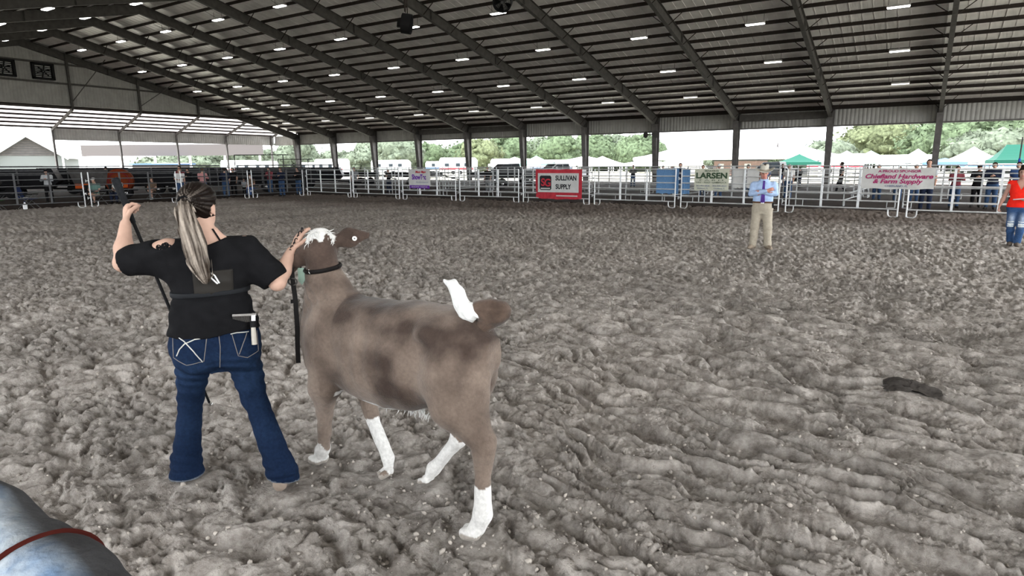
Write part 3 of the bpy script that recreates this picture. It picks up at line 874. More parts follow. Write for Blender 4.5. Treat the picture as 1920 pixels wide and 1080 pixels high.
# green-lettered farm banner
t = sign('cream banner with dark green farm lettering beside the man in the hat', -7.08, fence_y(-7.08) - .04, 1.58, 1.40, 0.84, M_YELLOWPAPER, rz=-.117, wav=0.008, seed=3)
letter(t, "MARTIN'S", 0, -0.08, 0.07, M_GREENINK, 0.002, width=.56); letter(t, 'LARSEN', 0, -0.27, 0.30, M_GREENINK, 0.012, width=1.26)
letter(t, 'F A R M', 0, -0.44, 0.07, M_GREENINK, 0, width=.95); letter(t, 'HAY - FEED - LIVESTOCK', 0, -0.53, 0.09, M_GREENINK, 0, width=1.25)
letter(t, '352-493-6826', -0.34, -0.66, 0.08, M_BLUEINK, 0, width=.56); letter(t, '352-949-8822', 0.34, -0.66, 0.08, M_BLUEINK, 0, width=.56)
letter(t, 'Williston, FL', -0.34, -0.76, 0.08, M_BLUEINK, 0, width=.46); letter(t, 'Chiefland, FL', 0.34, -0.76, 0.08, M_BLUEINK, 0, width=.46)
# wide hardware sponsor banner
t = sign('wide white sponsor banner with magenta lettering across two panels', -0.80, fence_y(-.80) - .045, 1.60, 2.08, 0.66, M_BANNER, rz=-0.125, wav=0.008, seed=4, droop=.02)
letter(t, 'A PROUD SPONSOR', 0.05, -0.10, 0.11, M_MAGENTA, 0.003, width=1.22); letter(t, 'Chiefland Hardware', 0.02, -0.27, 0.20, M_MAGENTA, 0.006, 0.25, width=1.92)
letter(t, '& Farm Supply', 0.0, -0.43, 0.19, M_MAGENTA, 0.006, 0.25, width=1.42); letter(t, 'CHIEFLAND, FL', 0.0, -0.58, 0.08, M_BLUEINK, 0.001, width=.66)
# blue mesh sheets tied behind the panels
sign('blue mesh sheet hung inside the far fence, wider of the two', -8.95, fence_y(-8.95) + .030, 1.60, 0.95, 1.02, M_BLUESHEET, cat='sheet', name='mesh_sheet', wav=.006)
sign('blue mesh sheet hung inside the far fence, narrow strip beside banner', -8.17, fence_y(-8.17) + .035, 1.60, 0.36, 1.02, M_BLUESHEET, cat='sheet', name='mesh_sheet', wav=.006, seed=2)
for k, (x, w) in enumerate(((-6.02, .46), (-5.50, .46))):
    sign('pale grey board behind the far fence, %s the man in the hat' % ('farther from' if k == 0 else 'directly beside'), x, fence_y(x) + .036, 1.58, w, .72, M_BANNER, rz=-.117, cat='board', name='board', wav=.002)
# ------------------------------------------------------------------ trees outside
M_BARK = mat('bark', (0.10, 0.085, 0.07), 0.9, 0, 4, 0.3)
LEAFM = [mat('leaf_mid_green', (0.056, 0.076, 0.044), 0.8, 0, 1.6, 0.55), mat('leaf_grey_green', (0.075, 0.090, 0.066), 0.8, 0, 1.6, 0.5), mat('leaf_yellow_green', (0.074, 0.086, 0.048), 0.8, 0, 1.6, 0.5)]


def ico(sub=1):
    bm = bmesh.new(); bmesh.ops.create_icosphere(bm, subdivisions=sub, radius=1.0)
    V = np.array([v.co[:] for v in bm.verts], np.float32); F = np.array([[v.index for v in f.verts] for f in bm.faces], np.int32); bm.free(); return V, F


ICO2 = ico(2); ICO1 = ico(1)


def crown_mesh(w, h, n, rng, z0, open_=0.0, blob=ICO1, rr=(.06, .11)):
    """clumps of leaves: displaced blobs spread over an uneven dome, plus loose leaf sprays"""
    VV, FF = [], []; o = 0
    for i in range(n):
        a = rng.uniform(0, 2 * PI); u = rng.uniform(0, 1) ** 0.6; t = rng.uniform(0, 1)
        prof = math.sin(PI * (0.12 + 0.80 * t)) ** 0.7
        x = math.cos(a) * u * w * 0.5 * prof; y = math.sin(a) * u * w * 0.5 * prof; z = z0 + h * t * (1 - 0.10 * u)
        r = w * rng.uniform(*rr) * (1 - 0.3 * open_)
        V, F = blob; d = vnoise3(V * 2.3 + rng.uniform(0, 50), i) * 0.30 + vnoise3(V * 5.0 + rng.uniform(0, 50), i) * 0.22
        V = V * (1 + d)[:, None] * np.array([r, r, r * 0.72], np.float32) + np.array([x, y, z], np.float32)
        VV.append(V); FF.append(F + o); o += len(V)
    for i in range(9):                                       # dense heart of the crown
        a = i * 2.4; u = .0 if i == 0 else .22; t = (.30, .25, .45, .55, .35, .5, .65, .62, .40)[i]
        V, F = ICO2; d = vnoise3(V * 3.0 + i * 7, i) * .22 + vnoise3(V * 6.5 + i * 7, i) * .2
        pf = math.sin(PI * (0.12 + 0.80 * t)) ** 0.7; rad = w * .27 * pf
        V = V * (1 + d)[:, None] * np.array([rad, rad, min(rad, h * .36)], np.float32) + np.array([math.cos(a) * u * w * pf, math.sin(a) * u * w * pf, z0 + h * t], np.float32)
        VV.append(V.astype(np.float32)); FF.append(F + o); o += len(V)
    # loose leaf sprays that fringe the outline
    m = n * 9; a = rng.uniform(0, 2 * PI, m); t = rng.uniform(0, 1, m); u = rng.uniform(0.7, 1.12, m)
    prof = np.sin(PI * (0.12 + 0.80 * t)) ** 0.7
    C = np.stack([np.cos(a) * u * w * .53 * prof, np.sin(a) * u * w * .53 * prof, z0 + h * (t * 1.05)], 1)
    s = w * 0.020
    T = rng.normal(0, 1, (m, 3, 3)) * s
    V = (C[:, None, :] + T).reshape(-1, 3); F = np.arange(m * 3).reshape(-1, 3)
    VV.append(V.astype(np.float32)); FF.append(F + o)
    return mesh_np('crown', np.concatenate(VV), np.concatenate(FF), False)


def trunk_mesh(h, r, lean=0.0):
    mb = MB(); mb.tube([(0, 0, -0.1), (lean * .3, 0, h * .35), (lean, 0, h * .7)], [r * 1.25, r, r * .7], 8)
    for a in range(4):
        c, s = math.cos(a * 1.6), math.sin(a * 1.6)
        mb.tube([(lean * .6, 0, h * .5), (lean + c * h * .16, s * h * .16, h * .78), (lean + c * h * .26, s * h * .26, h * 1.0)], [r * .5, r * .35, r * .15], 6)
    return mb.mesh('trunk', True)


TR = np.random.default_rng(5)


def tree(label, x, y, h, w, mi, dens=34, base=0.12, open_=0.0):
    t = thing('tree', label, 'tree', (x, y, 0), float(TR.uniform(0, 6)), 'trees outside the arena')
    put('trunk', trunk_mesh(h * .8, h * .035), M_BARK, t)
    big = dens > 50; put('crown', crown_mesh(w, h * (1 - base) * 0.92, dens * (3 if big else 3), TR, h * base, open_, ICO2 if big else ICO1, (.045, .085) if big else (.06, .11)), LEAFM[mi], t)


# right: big oaks
tree('broad oak filling the opening right of the last column', 6.5, 150, 11.2, 22, 0, 60, .05)
tree('broad oak behind the last column on the right', -9.9, 181, 13.0, 20, 2, 54, .05)
tree('oak cut by the right picture edge behind the green canopy', 27, 178, 13.2, 25, 2, 54, .05)
tree('lower pale oak in front of the big oaks at the far right', 9, 132, 7.0, 15, 1, 44, .05)
tree('small round tree left of the big right hand oaks', -18.0, 150, 6.6, 12, 1, 36, .05)
tree('low hazy tree between the hat and the right oaks', -25.5, 165, 5.4, 16, 1, 30, .05)
tree('dark round tree seen either side of the second column from right', -33.5, 152, 7.1, 13, 0, 40, .05)
tree('smaller tree just left of the second column from right', -41, 158, 6.4, 11, 1, 32, .05)
# middle: wooded line
mid = [(-55, 138, 8.7, 13, 0, 'partly behind the big white tent'), (-61, 133, 9.0, 12, 1, 'rising just left of the big white tent'), (-67, 139, 9.5, 13, 0, 'right of the sixth column from the corner'),
       (-74, 134, 9.7, 12, 0, 'behind the sixth column from the corner'), (-80, 137, 9.2, 13, 1, 'above the red bordered banner'), (-86, 131, 9.6, 13, 0, 'left half of the bay above the red bordered banner'), (-92.5, 128, 8.6, 12, 2, 'behind the fifth column from the corner'),
       (-99, 130, 8.0, 12, 0, 'above the parked pickup truck'), (-105, 124, 7.8, 11, 0, 'left of the parked pickup truck'), (-110, 118, 10.0, 13, 1, 'tall, in the bay right of the purple lettered sign'), (-117, 116, 9.2, 11, 1, 'loose, above the purple lettered sign')]
for i, (x, y, h, w, mi, d) in enumerate(mid):
    f = (1, 1.17, 1.08)[i % 3]; x, y, h, w = x * f, y * f, 1.8 + (h - 1.8) * f, w * f * .93
    tree('tree in the hazy wood line, %s' % d, x, y, h, w, mi, 36, .04)
far = [(-126, 122, 6.6, 13, 'low, right of the third column from the corner'), (-133, 118, 6.0, 12, 'low, left of the purple lettered sign'), (-141, 112, 9.6, 13, 'loose and tall in the third bay'), (-150, 110, 6.6, 12, 'low, third bay from the corner'), (-155, 104, 6.8, 11, 'second bay from the corner'), (-163, 100, 7.6, 13, 'first bay from the corner'), (-160, 112, 6.0, 13, 'beside the corner column')]
for i, (x, y, h, w, d) in enumerate(far):
    f = (1, 1.18, 1.09)[i % 3]; x, y, h, w = x * f, y * f, 1.8 + (h - 1.8) * f, w * f * .93
    tree('distant pale tree, %s' % d, x, y, h, w, 1, 30, .04, .2)
tree('rounded tree at the end of the long white roof', -146, 97.5, 9.6, 13, 1, 40, .04)
tree('low trees seen under the long white roof', -150, 84, 4.6, 18, 1, 30, .02)

# ------------------------------------------------------------------ buildings outside
M_WHITEROOF = mat('white_metal_roof', (0.80, 0.80, 0.82), 0.5); M_WHITEWALL = mat('white_siding', (0.078, 0.071, 0.071), 0.6)
M_BARNGREY = mat('weathered_gable_boards', (0.060, 0.056, 0.056), 0.8, 0, 2, 0.2); M_PALEGREY = mat('pale_grey_panel', (0.115, 0.125, 0.125), 0.7)
M_CANVAS = mat('white_canvas', (0.80, 0.81, 0.82), 0.6); M_GREENCANVAS = mat('green_canvas', (0.012, 0.060, 0.044), 0.7)
M_BLUECANVAS = mat('blue_canvas', (0.07, 0.12, 0.24), 0.7); M_TEALCANVAS = mat('pale_teal_canvas', (0.14, 0.27, 0.235), 0.7)
M_GLASSD = mat('dark_glass', (0.02, 0.025, 0.03), 0.1)
# gabled barn
t = thing('barn', 'gabled barn with slatted gable and white trim outside at far left', 'building', (-120, 43.5, 0), math.radians(29))
# local x to the right seen from the arena, local y away from it
mb = MB(); mb.box((-4.6, 0, 0), (4.6, 14, 3.6)); mb.add([(-4.6, 0, 3.6), (4.6, 0, 3.6), (0, 0, 6.7), (-4.6, 14, 3.6), (4.6, 14, 3.6), (0, 14, 6.7)], [(0, 1, 2), (3, 5, 4), (0, 2, 5, 3), (1, 4, 5, 2)])
t.rotation_euler = (0, 0, math.radians(60)); mb.build('walls', M_PALEGREY, t)
for k in range(8):
    z0 = 3.72 + k * 0.37; hw = 4.6 * (6.7 - z0) / 3.1 - .15
    mb = MB(); mb.prism([(-hw, 0, z0), (hw, 0, z0), (hw - .45, 0, z0 + .3), (-hw + .45, 0, z0 + .3)], (0, -0.10, 0), (0, -0.01, 0)); mb.build('gable_board', M_BARNGREY, t)
for s in (-1, 1):
    mb = MB(); mb.bar((s * 5.3, 6.5, 3.3), (0, 6.5, 6.95), 15.4, 0.12, (0, 0, 1)); mb.build('roof', M_WHITEROOF, t)
    mb = MB(); mb.bar((s * 5.2, -1.1, 3.2), (0, -1.1, 6.8), 0.12, 0.34); mb.build('barge_board', M_CANVAS, t)
    mb = MB(); mb.box((s * 4.4 - .12, -0.9, 0), (s * 4.4 + .12, -0.66, 3.6)); mb.build('porch_post', M_CANVAS, t)
# long white-roofed shed
t = thing('long_shed', 'long shed with a low white roof and white fascia outside left', 'building', (-113.5, 48.2, 0), math.radians(33.2))
Lh = 29
mb = MB(); mb.add([(0, 0, 5.3), (Lh, 0, 5.3), (Lh, 9, 7.6), (0, 9, 7.6), (0, 0, 5.42), (Lh, 0, 5.42), (Lh, 9, 7.72), (0, 9, 7.72)], [(0, 3, 2, 1), (4, 5, 6, 7), (0, 1, 5, 4), (1, 2, 6, 5), (2, 3, 7, 6), (3, 0, 4, 7)]); mb.build('roof', M_WHITEROOF, t)
mb = MB(); mb.box((0, -.05, 3.55), (Lh, .1, 5.3)); mb.build('fascia', M_WHITEWALL, t)
for k in range(6):
    mb = MB(); mb.box((k * 5.6 + .2, 0.1, 0), (k * 5.6 + .45, 0.35, 3.6)); mb.build('post', M_CANVAS, t)
# low blue-roofed building under the shed
t = thing('blue_roof_shelter', 'small shelter with a blue edged roof below the long shed', 'building', (-104, 50.5, 0), math.radians(33))
mb = MB(); mb.box((0, 0, 2.15), (8, 5, 2.35)); mb.build('roof', M_BLUECANVAS, t); mb = MB(); mb.box((.4, .4, 0), (7.6, 4.6, 2.15)); mb.build('walls', M_WHITEWALL, t)
# field of pale trailers along the horizon
def camper(label, x, y, L, rz, h=3.0, stripe=M_BLUECANVAS):
    t = thing('camper_trailer', label, 'trailer', (x, y, 0), rz, 'campers and trailers parked outside')
    mb = MB(); pr = [(-L / 2, 0, .5), (L / 2, 0, .5), (L / 2, 0, h - .5), (L / 2 - .5, 0, h), (-L / 2 + .3, 0, h), (-L / 2, 0, h - .4)]
    mb.prism(pr, (0, -1.2, 0), (0, 1.2, 0)); mb.build('body', M_CANVAS, t)
    mb = MB(); mb.box((-L / 2, -1.23, 1.0), (L / 2, -1.2, 1.25)); mb.build('stripe', stripe, t)
    for k in (-.28, .05, .3):
        mb = MB(); mb.box((L * k - .45, -1.235, 1.5), (L * k + .45, -1.2, 2.15)); mb.build('window', M_GLASSD, t)
    for k in (-.1, .12):
        mb = MB(); mb.lathe([(.36, -.1), (.36, .1)], 14); mb.build('wheel', M_BLACK, t, False, (L * k, -1.15, .36), (PI / 2, 0, 0))


camp = [(-57, 101, 8, .2), (-68, 104, 8, .0), (-77, 99, 7, .3), (-84, 104, 9, .1), (-95, 99, 8, .4), (-104, 91, 7, .2), (-114, 95, 8, .3), (-123, 87, 8, .5), (-133, 89, 8, .4), (-138, 76, 8, .5), (-3, 118, 8, .0), (-13, 121, 9, .1), (8, 116, 8, .0), (16, 118, 8, .1)]
for i, (x, y, L, rz) in enumerate(camp):
    camper('white camper trailer on the horizon, %s' % ('%s left of the big white tent' % ORD[i] if i < 10 else '%s of those right of the hat' % ORD[i - 10]), x, y, L, rz, 2.6 + .3 * (i % 3), [M_BLUECANVAS, M_PALEGREY, M_REDB][i % 3])

# ------------------------------------------------------------------ tents
def canopy(label, x, y, w, d, he, hp, m, rz=0.0, name='canopy_tent', ridge=0.0, legs=True, valance=.3, group='canopy tents on the fairground'):
    t = thing(name, label, 'tent', (x, y, 0), rz, group)
    V = []; F = []; n = 12
    # four sagging faces up to a peak or short ridge
    mb = MB(); N = 6
    for (ax, ay, bx, by, px, qx) in ((-1, -1, 1, -1, -ridge, ridge), (1, 1, -1, 1, ridge, -ridge), (-1, 1, -1, -1, -ridge, -ridge), (1, -1, 1, 1, ridge, ridge)):
        g = []
        for j in range(N + 1):
            v = j / N; row = []
            for i in range(N + 1):
                u = i / N; ex = ax + (bx - ax) * u; ey = ay + (by - ay) * u; tx = px + (qx - px) * u
                X = ex * w / 2 * (1 - v) + tx * w / 2 * v; Y = ey * d / 2 * (1 - v)
                Z = he + (hp - he) * (v ** 1.35)
                row.append((X, Y, Z))
            g.append(row)
        vs = [p for r in g for p in r]; fs = []
        for j in range(N):
            for i in range(N): a = j * (N + 1) + i; fs.append((a, a + 1, a + N + 2, a + N + 1))
        mb.add(vs, fs); mb.add([(x_, y_, z_ - .03) for x_, y_, z_ in vs], [f[::-1] for f in fs])
    put('roof', mb.mesh('roof', False), m, t)
    mb = MB()
    for a, b in (((-w / 2, -d / 2), (w / 2, -d / 2)), ((w / 2, -d / 2), (w / 2, d / 2)), ((w / 2, d / 2), (-w / 2, d / 2)), ((-w / 2, d / 2), (-w / 2, -d / 2))):
        mb.bar((*a, he - valance / 2), (*b, he - valance / 2), .03, valance)
    put('valance', mb.mesh('valance'), m, t)
    for sx in (-1, 1):
        for sy in (-1, 1):
            mb = MB(); mb.tube([(sx * w / 2 * .98, sy * d / 2 * .98, 0), (sx * w / 2 * .98, sy * d / 2 * .98, he)], .05, 6); put('pole', mb.mesh('pole'), M_GALV, t)
    return t


t = canopy('big white marquee with two high peaks behind the man in the hat', -24.5, 99, 26, 16, 2.75, 6.0, M_CANVAS, -.35, 'marquee', .35, valance=.45)
def ml(x, y, z):
    c, s = math.cos(.35), math.sin(.35); x, y = x + 24.5, y - 99; return (x * c - y * s, x * s + y * c, z)
mb = MB(); mb.add([ml(-17.59, 92, 3.0), ml(-16.91, 92, 3.0), ml(-17.2, 92, 4.63), ml(-17.59, 92.1, 3.0), ml(-16.91, 92.1, 3.0), ml(-17.2, 92.1, 4.63)], [(0, 1, 2), (5, 4, 3), (0, 2, 5, 3), (1, 4, 5, 2)]); mb.build('grey_vent', M_BARNGREY, t)
canopy('white canopy attached at the left end of the big marquee', -46.0, 92, 7, 5, 2.35, 3.1, M_CANVAS, -.3)
t = thing('brick_kiosk', 'pinkish kiosk wall under the edge of the big marquee', 'building', (-27.5, 99, 0), -.3)
mb = MB(); mb.box((0, 0, 0), (7, 3, 2.1)); mb.build('wall', mat('pink_brick', (.42, .30, .27), .8, 0, 4, .15), t); mb = MB(); mb.box((-.2, -.2, 2.1), (7.2, 3.2, 2.3)); mb.build('roof', M_PALEGREY, t)
for k in (1.2, 3.4, 5.6):
    mb = MB(); mb.box((k - .5, -.03, .9), (k + .5, 0, 1.7)); mb.build('hatch', M_CANVAS, t)
canopy('green canopy tent just right of the man in the hat', -11.9, 76, 4.4, 4, 1.85, 2.75, M_GREENCANVAS, .1)
canopy('white canopy tent behind the second column from right', -9.2, 96, 6, 5, 1.95, 3.3, M_CANVAS)
canopy('grey green canopy tent right of the second column from right', -5.6, 84, 5, 4, 1.9, 3.1, mat('grey_green_canvas', (.22, .32, .33), .7), .2)
canopy('pointed white canopy tent in the middle of the right bay', -1.2, 95, 5, 5, 1.95, 3.4, M_CANVAS)
canopy('pointed white canopy tent left of the last column', 4.6, 98, 6, 5, 1.95, 3.6, M_CANVAS)
canopy('blue edged low canopy tent below the oaks', 1.5, 84, 4, 4, 1.75, 2.2, M_BLUECANVAS)
canopy('dark green canopy tent right of the last column', 6.6, 62 + 8, 4.2, 4, 1.9, 3.2, M_GREENCANVAS, .1, ridge=.5)
canopy('pale teal canopy tent at the right, beside the dark green one', 10.6, 70, 3.4, 3.4, 1.85, 3.2, M_TEALCANVAS, .1)
canopy('white canopy tent cut by the right picture edge', 12.5, 84, 5, 5, 1.95, 2.9, M_CANVAS)
canopy('blue and white canopy left of the parked pickup truck', -51, 79, 6, 5, 1.9, 2.9, M_CANVAS)
canopy('pale teal canopy tent just left of the pickup roof', -45.5, 76, 4, 4, 1.9, 3.0, M_TEALCANVAS)
canopy('white canopy tent right of the pickup truck', -41, 86, 6, 5, 1.9, 2.6, M_CANVAS)
canopy('low white canopy above the red bordered banner', -32.5, 84, 6, 5, 1.8, 2.5, M_CANVAS)
canopy('white canopy tent left of the big marquee', -35.5, 76, 5, 4, 1.8, 2.8, M_CANVAS)

# ------------------------------------------------------------------ vehicles and things behind the fences
M_TYRE = mat('tyre_rubber', (0.014, 0.014, 0.015), 0.85); M_CHROME = mat('wheel_chrome', (0.5, 0.5, 0.5), 0.25, 0.9)


def wheel(t, x, y, z, r=.38, w=.24):
    mb = MB(); mb.lathe([(r * .55, -w / 2), (r * .95, -w / 2), (r, -w / 2 + .04), (r, w / 2 - .04), (r * .95, w / 2), (r * .55, w / 2)], 18)
    o = mb.build('wheel', M_TYRE, t, True, (x, y, z), (PI / 2, 0, 0))
    mb = MB(); mb.lathe([(.05, -w / 2 - .01), (r * .55, -w / 2 + .02), (r * .55, w / 2 - .02), (.05, w / 2 + .01)], 12); put('hub', mb.mesh('hub'), M_CHROME, o)


def pickup(label, x, y, rz, m):
    t = thing('pickup_truck', label, 'truck', (x, y, 0), rz)
    mb = MB(); side = [(-2.85, .55), (2.7, .55), (2.8, .8), (2.72, 1.12), (1.5, 1.22), (.75, 1.86), (-.75, 1.9), (-.95, 1.28), (-2.85, 1.28)]
    mb.prism([(a, 0, b) for a, b in side], (0, -.95, 0), (0, .95, 0)); o = mb.build('body', m, t)
    bv = o.modifiers.new('bevel', 'BEVEL'); bv.width = .06; bv.segments = 2
    for s in (-1, 1):
        mb = MB(); mb.prism([(1.32, 0, 1.28), (.70, 0, 1.78), (.08, 0, 1.79), (.08, 0, 1.28)], (0, s * .945, 0), (0, s * .965, 0)); mb.build('side_window', M_GLASSD, t)
        mb = MB(); mb.prism([(0, 0, 1.28), (0, 0, 1.79), (-.66, 0, 1.80), (-.80, 0, 1.30)], (0, s * .945, 0), (0, s * .965, 0)); mb.build('side_window', M_GLASSD, t)
        for xx in (1.75, -1.8): wheel(t, xx, s * .85, .4, .4)
        mb = MB(); mb.box((2.70, s * .62 - .2, .85), (2.82, s * .62 + .2, 1.08)); mb.build('headlamp', M_CANVAS, t)
        mb = MB(); mb.box((1.15, s * 1.0 - .03, 1.25), (1.3, s * 1.12 + .03, 1.42)); mb.build('mirror', M_BLACK, t)
    mb = MB(); mb.prism([(1.52, 0, 1.24), (.80, 0, 1.84), (.78, 0, 1.82), (1.46, 0, 1.23)], (0, -.82, 0), (0, .82, 0)); mb.build('windscreen', M_GLASSD, t)
    mb = MB(); mb.box((2.72, -.4, .78), (2.84, .4, 1.06)); mb.build('grille', M_BLACK, t); mb = MB(); mb.box((2.74, -.95, .5), (2.92, .95, .7)); mb.build('bumper', M_CHROME, t)


pickup('dark pickup truck parked beyond the pens left of the red bordered banner', -33.0, 50.0, math.radians(-125), mat('dark_truck_paint', (.05, .055, .06), .3))
pickup('white pickup truck parked beside the dark one outside', -31.8, 57.5, math.radians(-120), mat('white_truck_paint', (.6, .61, .63), .3))
pickup('dark pickup truck with black roof parked behind the hat', -12.5, 66, math.radians(172), mat('black_truck_paint', (.02, .021, .024), .3))


def stock_trailer(label, x, y, rz, m, L=5.0, h=2.2):
    t = thing('stock_trailer', label, 'trailer', (x, y, 0), rz)
    mb = MB(); mb.prism([(-L / 2, 0, .55), (L / 2, 0, .55), (L / 2 + .5, 0, 1.0), (L / 2 + .2, 0, h), (-L / 2, 0, h)], (0, -.95, 0), (0, .95, 0)); mb.build('body', m, t)
    for k in range(3):
        mb = MB(); mb.box((-L / 2 + .2, -.98, 1.35 + .24 * k), (L / 2 - .2, -.95, 1.43 + .24 * k)); mb.build('slat', M_GALVD, t)
    for k in range(4):
        mb = MB(); xx = -L / 2 + .1 + k * (L - .2) / 3; mb.box((xx - .04, -1.0, .6), (xx + .04, -.95, h)); mb.build('side_post', M_GALVD, t)
    for xx in (-.6, .35):
        wheel(t, xx, -.95, .36, .36); wheel(t, xx, .95, .36, .36)
    mb = MB(); mb.box((-1.15, -1.16, .78), (.9, -.93, .86)); mb.build('fender', M_BLACK, t)
    mb = MB(); mb.bar((L / 2, 0, .55), (L / 2 + 1.5, 0, .5), .12, .12); mb.build('drawbar', M_BLACK, t)


M_BLACKPAINT = mat('black_trailer_paint', (.012, .012, .014), .4); M_MAROON = mat('maroon_paint', (.14, .015, .02), .5)
stock_trailer('long black stock trailer behind the left fence beside the seated boy', -43.5, 23.6, math.radians(58), M_BLACKPAINT, 5.4, 1.75)
stock_trailer('black stock trailer behind the grey shirted man at far left', -42.6, 11.4, math.radians(62), M_BLACKPAINT, 3.6, 1.72)
stock_trailer('maroon trailer end cut by the left picture edge', -39.5, 8.6, math.radians(70), M_MAROON, 2.6, 1.85)
stock_trailer('black trailer behind the people at the far corner', -40.0, 29.6, math.radians(50), M_BLACKPAINT, 5.2, 1.7)
stock_trailer('black trailer in the row behind the orange feed wagon', -49.6, 21.0, math.radians(62), M_BLACKPAINT, 5.0, 1.78)
stock_trailer('black trailer end showing behind the white capped spectator', -46.2, 15.4, math.radians(60), M_BLACKPAINT, 4.4, 1.74)
stock_trailer('black trailer behind the pink shirted person', -46.0, 26.5, math.radians(56), M_BLACKPAINT, 4.8, 1.76)
stock_trailer('black trailer behind the first panels of the far fence', -43.5, 35.0, math.radians(42), M_BLACKPAINT, 5.4, 1.7)
# orange feed wagon
M_ORANGE = mat('orange_paint', (.13, .024, .008), .5, 0, 3, .2); M_HOPPER = mat('dusty_grey_steel', (.055, .052, .05), .6, 0, 3, .25)
t = thing('feed_wagon', 'orange and grey feed wagon behind the seated white shirted man', 'wagon', (-40.6, 18.6, 0), math.radians(60)); t.scale = (.86, .86, .86)
mb = MB(); mb.prism([(-2.0, 0, 1.0), (-.2, 0, 1.0), (.0, 0, 1.95), (-2.3, 0, 1.95)], (0, -.8, 0), (0, .8, 0)); mb.build('hopper', M_HOPPER, t)
mb = MB(); mb.lathe([(.2, -.75), (.80, -.75), (.85, -.68), (.85, .68), (.80, .75), (.2, .75)], 24); mb.build('drum', M_ORANGE, t, True, (.55, 0, 1.15), (PI / 2, 0, 0))
mb = MB(); mb.tube([(.55 + .62 * math.cos(a * PI / 10), -.78, 1.15 + .62 * math.sin(a * PI / 10)) for a in range(21)], .04, 6, False); mb.build('drum_hoop', M_MAROON, t)
for xx in (-1.5, .6):
    mb = MB(); mb.box((xx - .45, -.98, .72), (xx + .45, -.84, 1.02)); p_ = mb.build('number_plate', mat('bright_orange_plate', (.42, .075, .015), .5), t)
    mb = MB(); mb.box((xx - .02, -.99, .82), (xx + .22, -.98, .92)); mb.build('plate_mark', M_INK, p_)
mb = MB(); mb.box((-2.2, -.7, .5), (1.6, .7, .62)); mb.build('chassis', M_BLACK, t)
for xx in (-1.4, .9): wheel(t, xx, -.8, .35, .35); wheel(t, xx, .8, .35, .35)
# folding chairs and cool box at the left edge
def chair(label, x, y, rz, m, name='camp_chair'):
    t = thing(name, label, 'chair', (x, y, 0), rz)
    mb = MB(); mb.box((-.28, -.26, .40), (.28, .24, .44)); mb.build('seat', m, t)
    mb = MB(); mb.bar((0, .27, .44), (0, .40, .95), .56, .03, (0, 1, 0)); mb.build('backrest', m, t)
    for sx in (-1, 1):
        for a, b in (((sx * .3, -.28, 0), (sx * .3, .28, .62)), ((sx * .3, .34, 0), (sx * .3, -.26, .60))):
            mb = MB(); mb.tube([a, b], .014, 6); mb.build('leg', M_GALVD, t)
        mb = MB(); mb.box((sx * .3 - .035, -.28, .60), (sx * .3 + .035, .30, .64)); mb.build('armrest', M_BLACK, t)


M_GREENFAB = mat('dark_green_fabric', (.035, .065, .03), .9); M_BLUEFAB = mat('navy_fabric', (.02, .03, .08), .9)
chair('dark green folding bench chair at the left picture edge behind the fence', -33.9, 10.75, math.radians(150), M_GREENFAB)
chair('navy folding chair with white cloth behind the left fence', -34.2, 12.1, math.radians(140), M_BLUEFAB)
chair('black folding chair under the green shirted spectator', -34.3, 15.0, math.radians(120), M_BLACK)
chair('black folding chair under the white shirted spectator', -35.0, 16.4, math.radians(120), M_BLACK)
chair('black folding chair under the seated boy', -37.0, 19.2, math.radians(120), M_BLACK)
chair('navy folding chair behind the fence near the far corner', -35.2, 24.3, math.radians(120), M_BLUEFAB)
t = thing('cloth', 'white cloth lying over the navy folding chair', 'cloth', (-34.2, 12.1, .445), 2.4); put('sheet', cloth_sheet(.5, .3, .01), M_CANVAS, t, (0, .05, .02), (PI / 2, 0, 0))
t = thing('bottle', 'white plastic jug on the dirt behind the left fence', 'jug', (-33.3, 11.6, 0)); mb = MB(); mb.lathe([(.06, 0), (.085, .02), (.085, .2), (.03, .27), (.03, .31), (.0, .31)], 12); mb.build('body', M_CANVAS, t, True); mb = MB(); mb.lathe([(.033, .31), (.033, .35), (.0, .35)], 10); mb.build('cap', M_BLUEFAB, t)
# sorting table and dark flat trailer beyond the pens
def flat_trailer(label, x, y, rz, L=4.2):
    t = thing('flat_trailer', label, 'trailer', (x, y, 0), rz)
    mb = MB(); mb.box((-L / 2, -1.0, .85), (L / 2, 1.0, 1.0)); mb.build('deck', M_BLACKPAINT, t)
    mb = MB(); mb.box((-L / 2, -1.03, 1.0), (L / 2, -.97, 1.25)); mb.build('side_board', M_BLACKPAINT, t)
    for xx in (-.5, .45): wheel(t, xx, -.9, .38); wheel(t, xx, .9, .38)
    mb = MB(); mb.bar((L / 2, 0, .9), (L / 2 + 1.2, 0, .6), .1, .1); mb.build('drawbar', M_BLACKPAINT, t)


flat_trailer('black flat trailer behind the pens right of the purple lettered sign', -27.5, 40, math.radians(35))
flat_trailer('black flat trailer behind the pens left of the purple lettered sign', -36.2, 41.0, math.radians(30), 4.4)
flat_trailer('dark flat trailer behind the pens near the far corner', -42.5, 40.5, math.radians(25), 4)
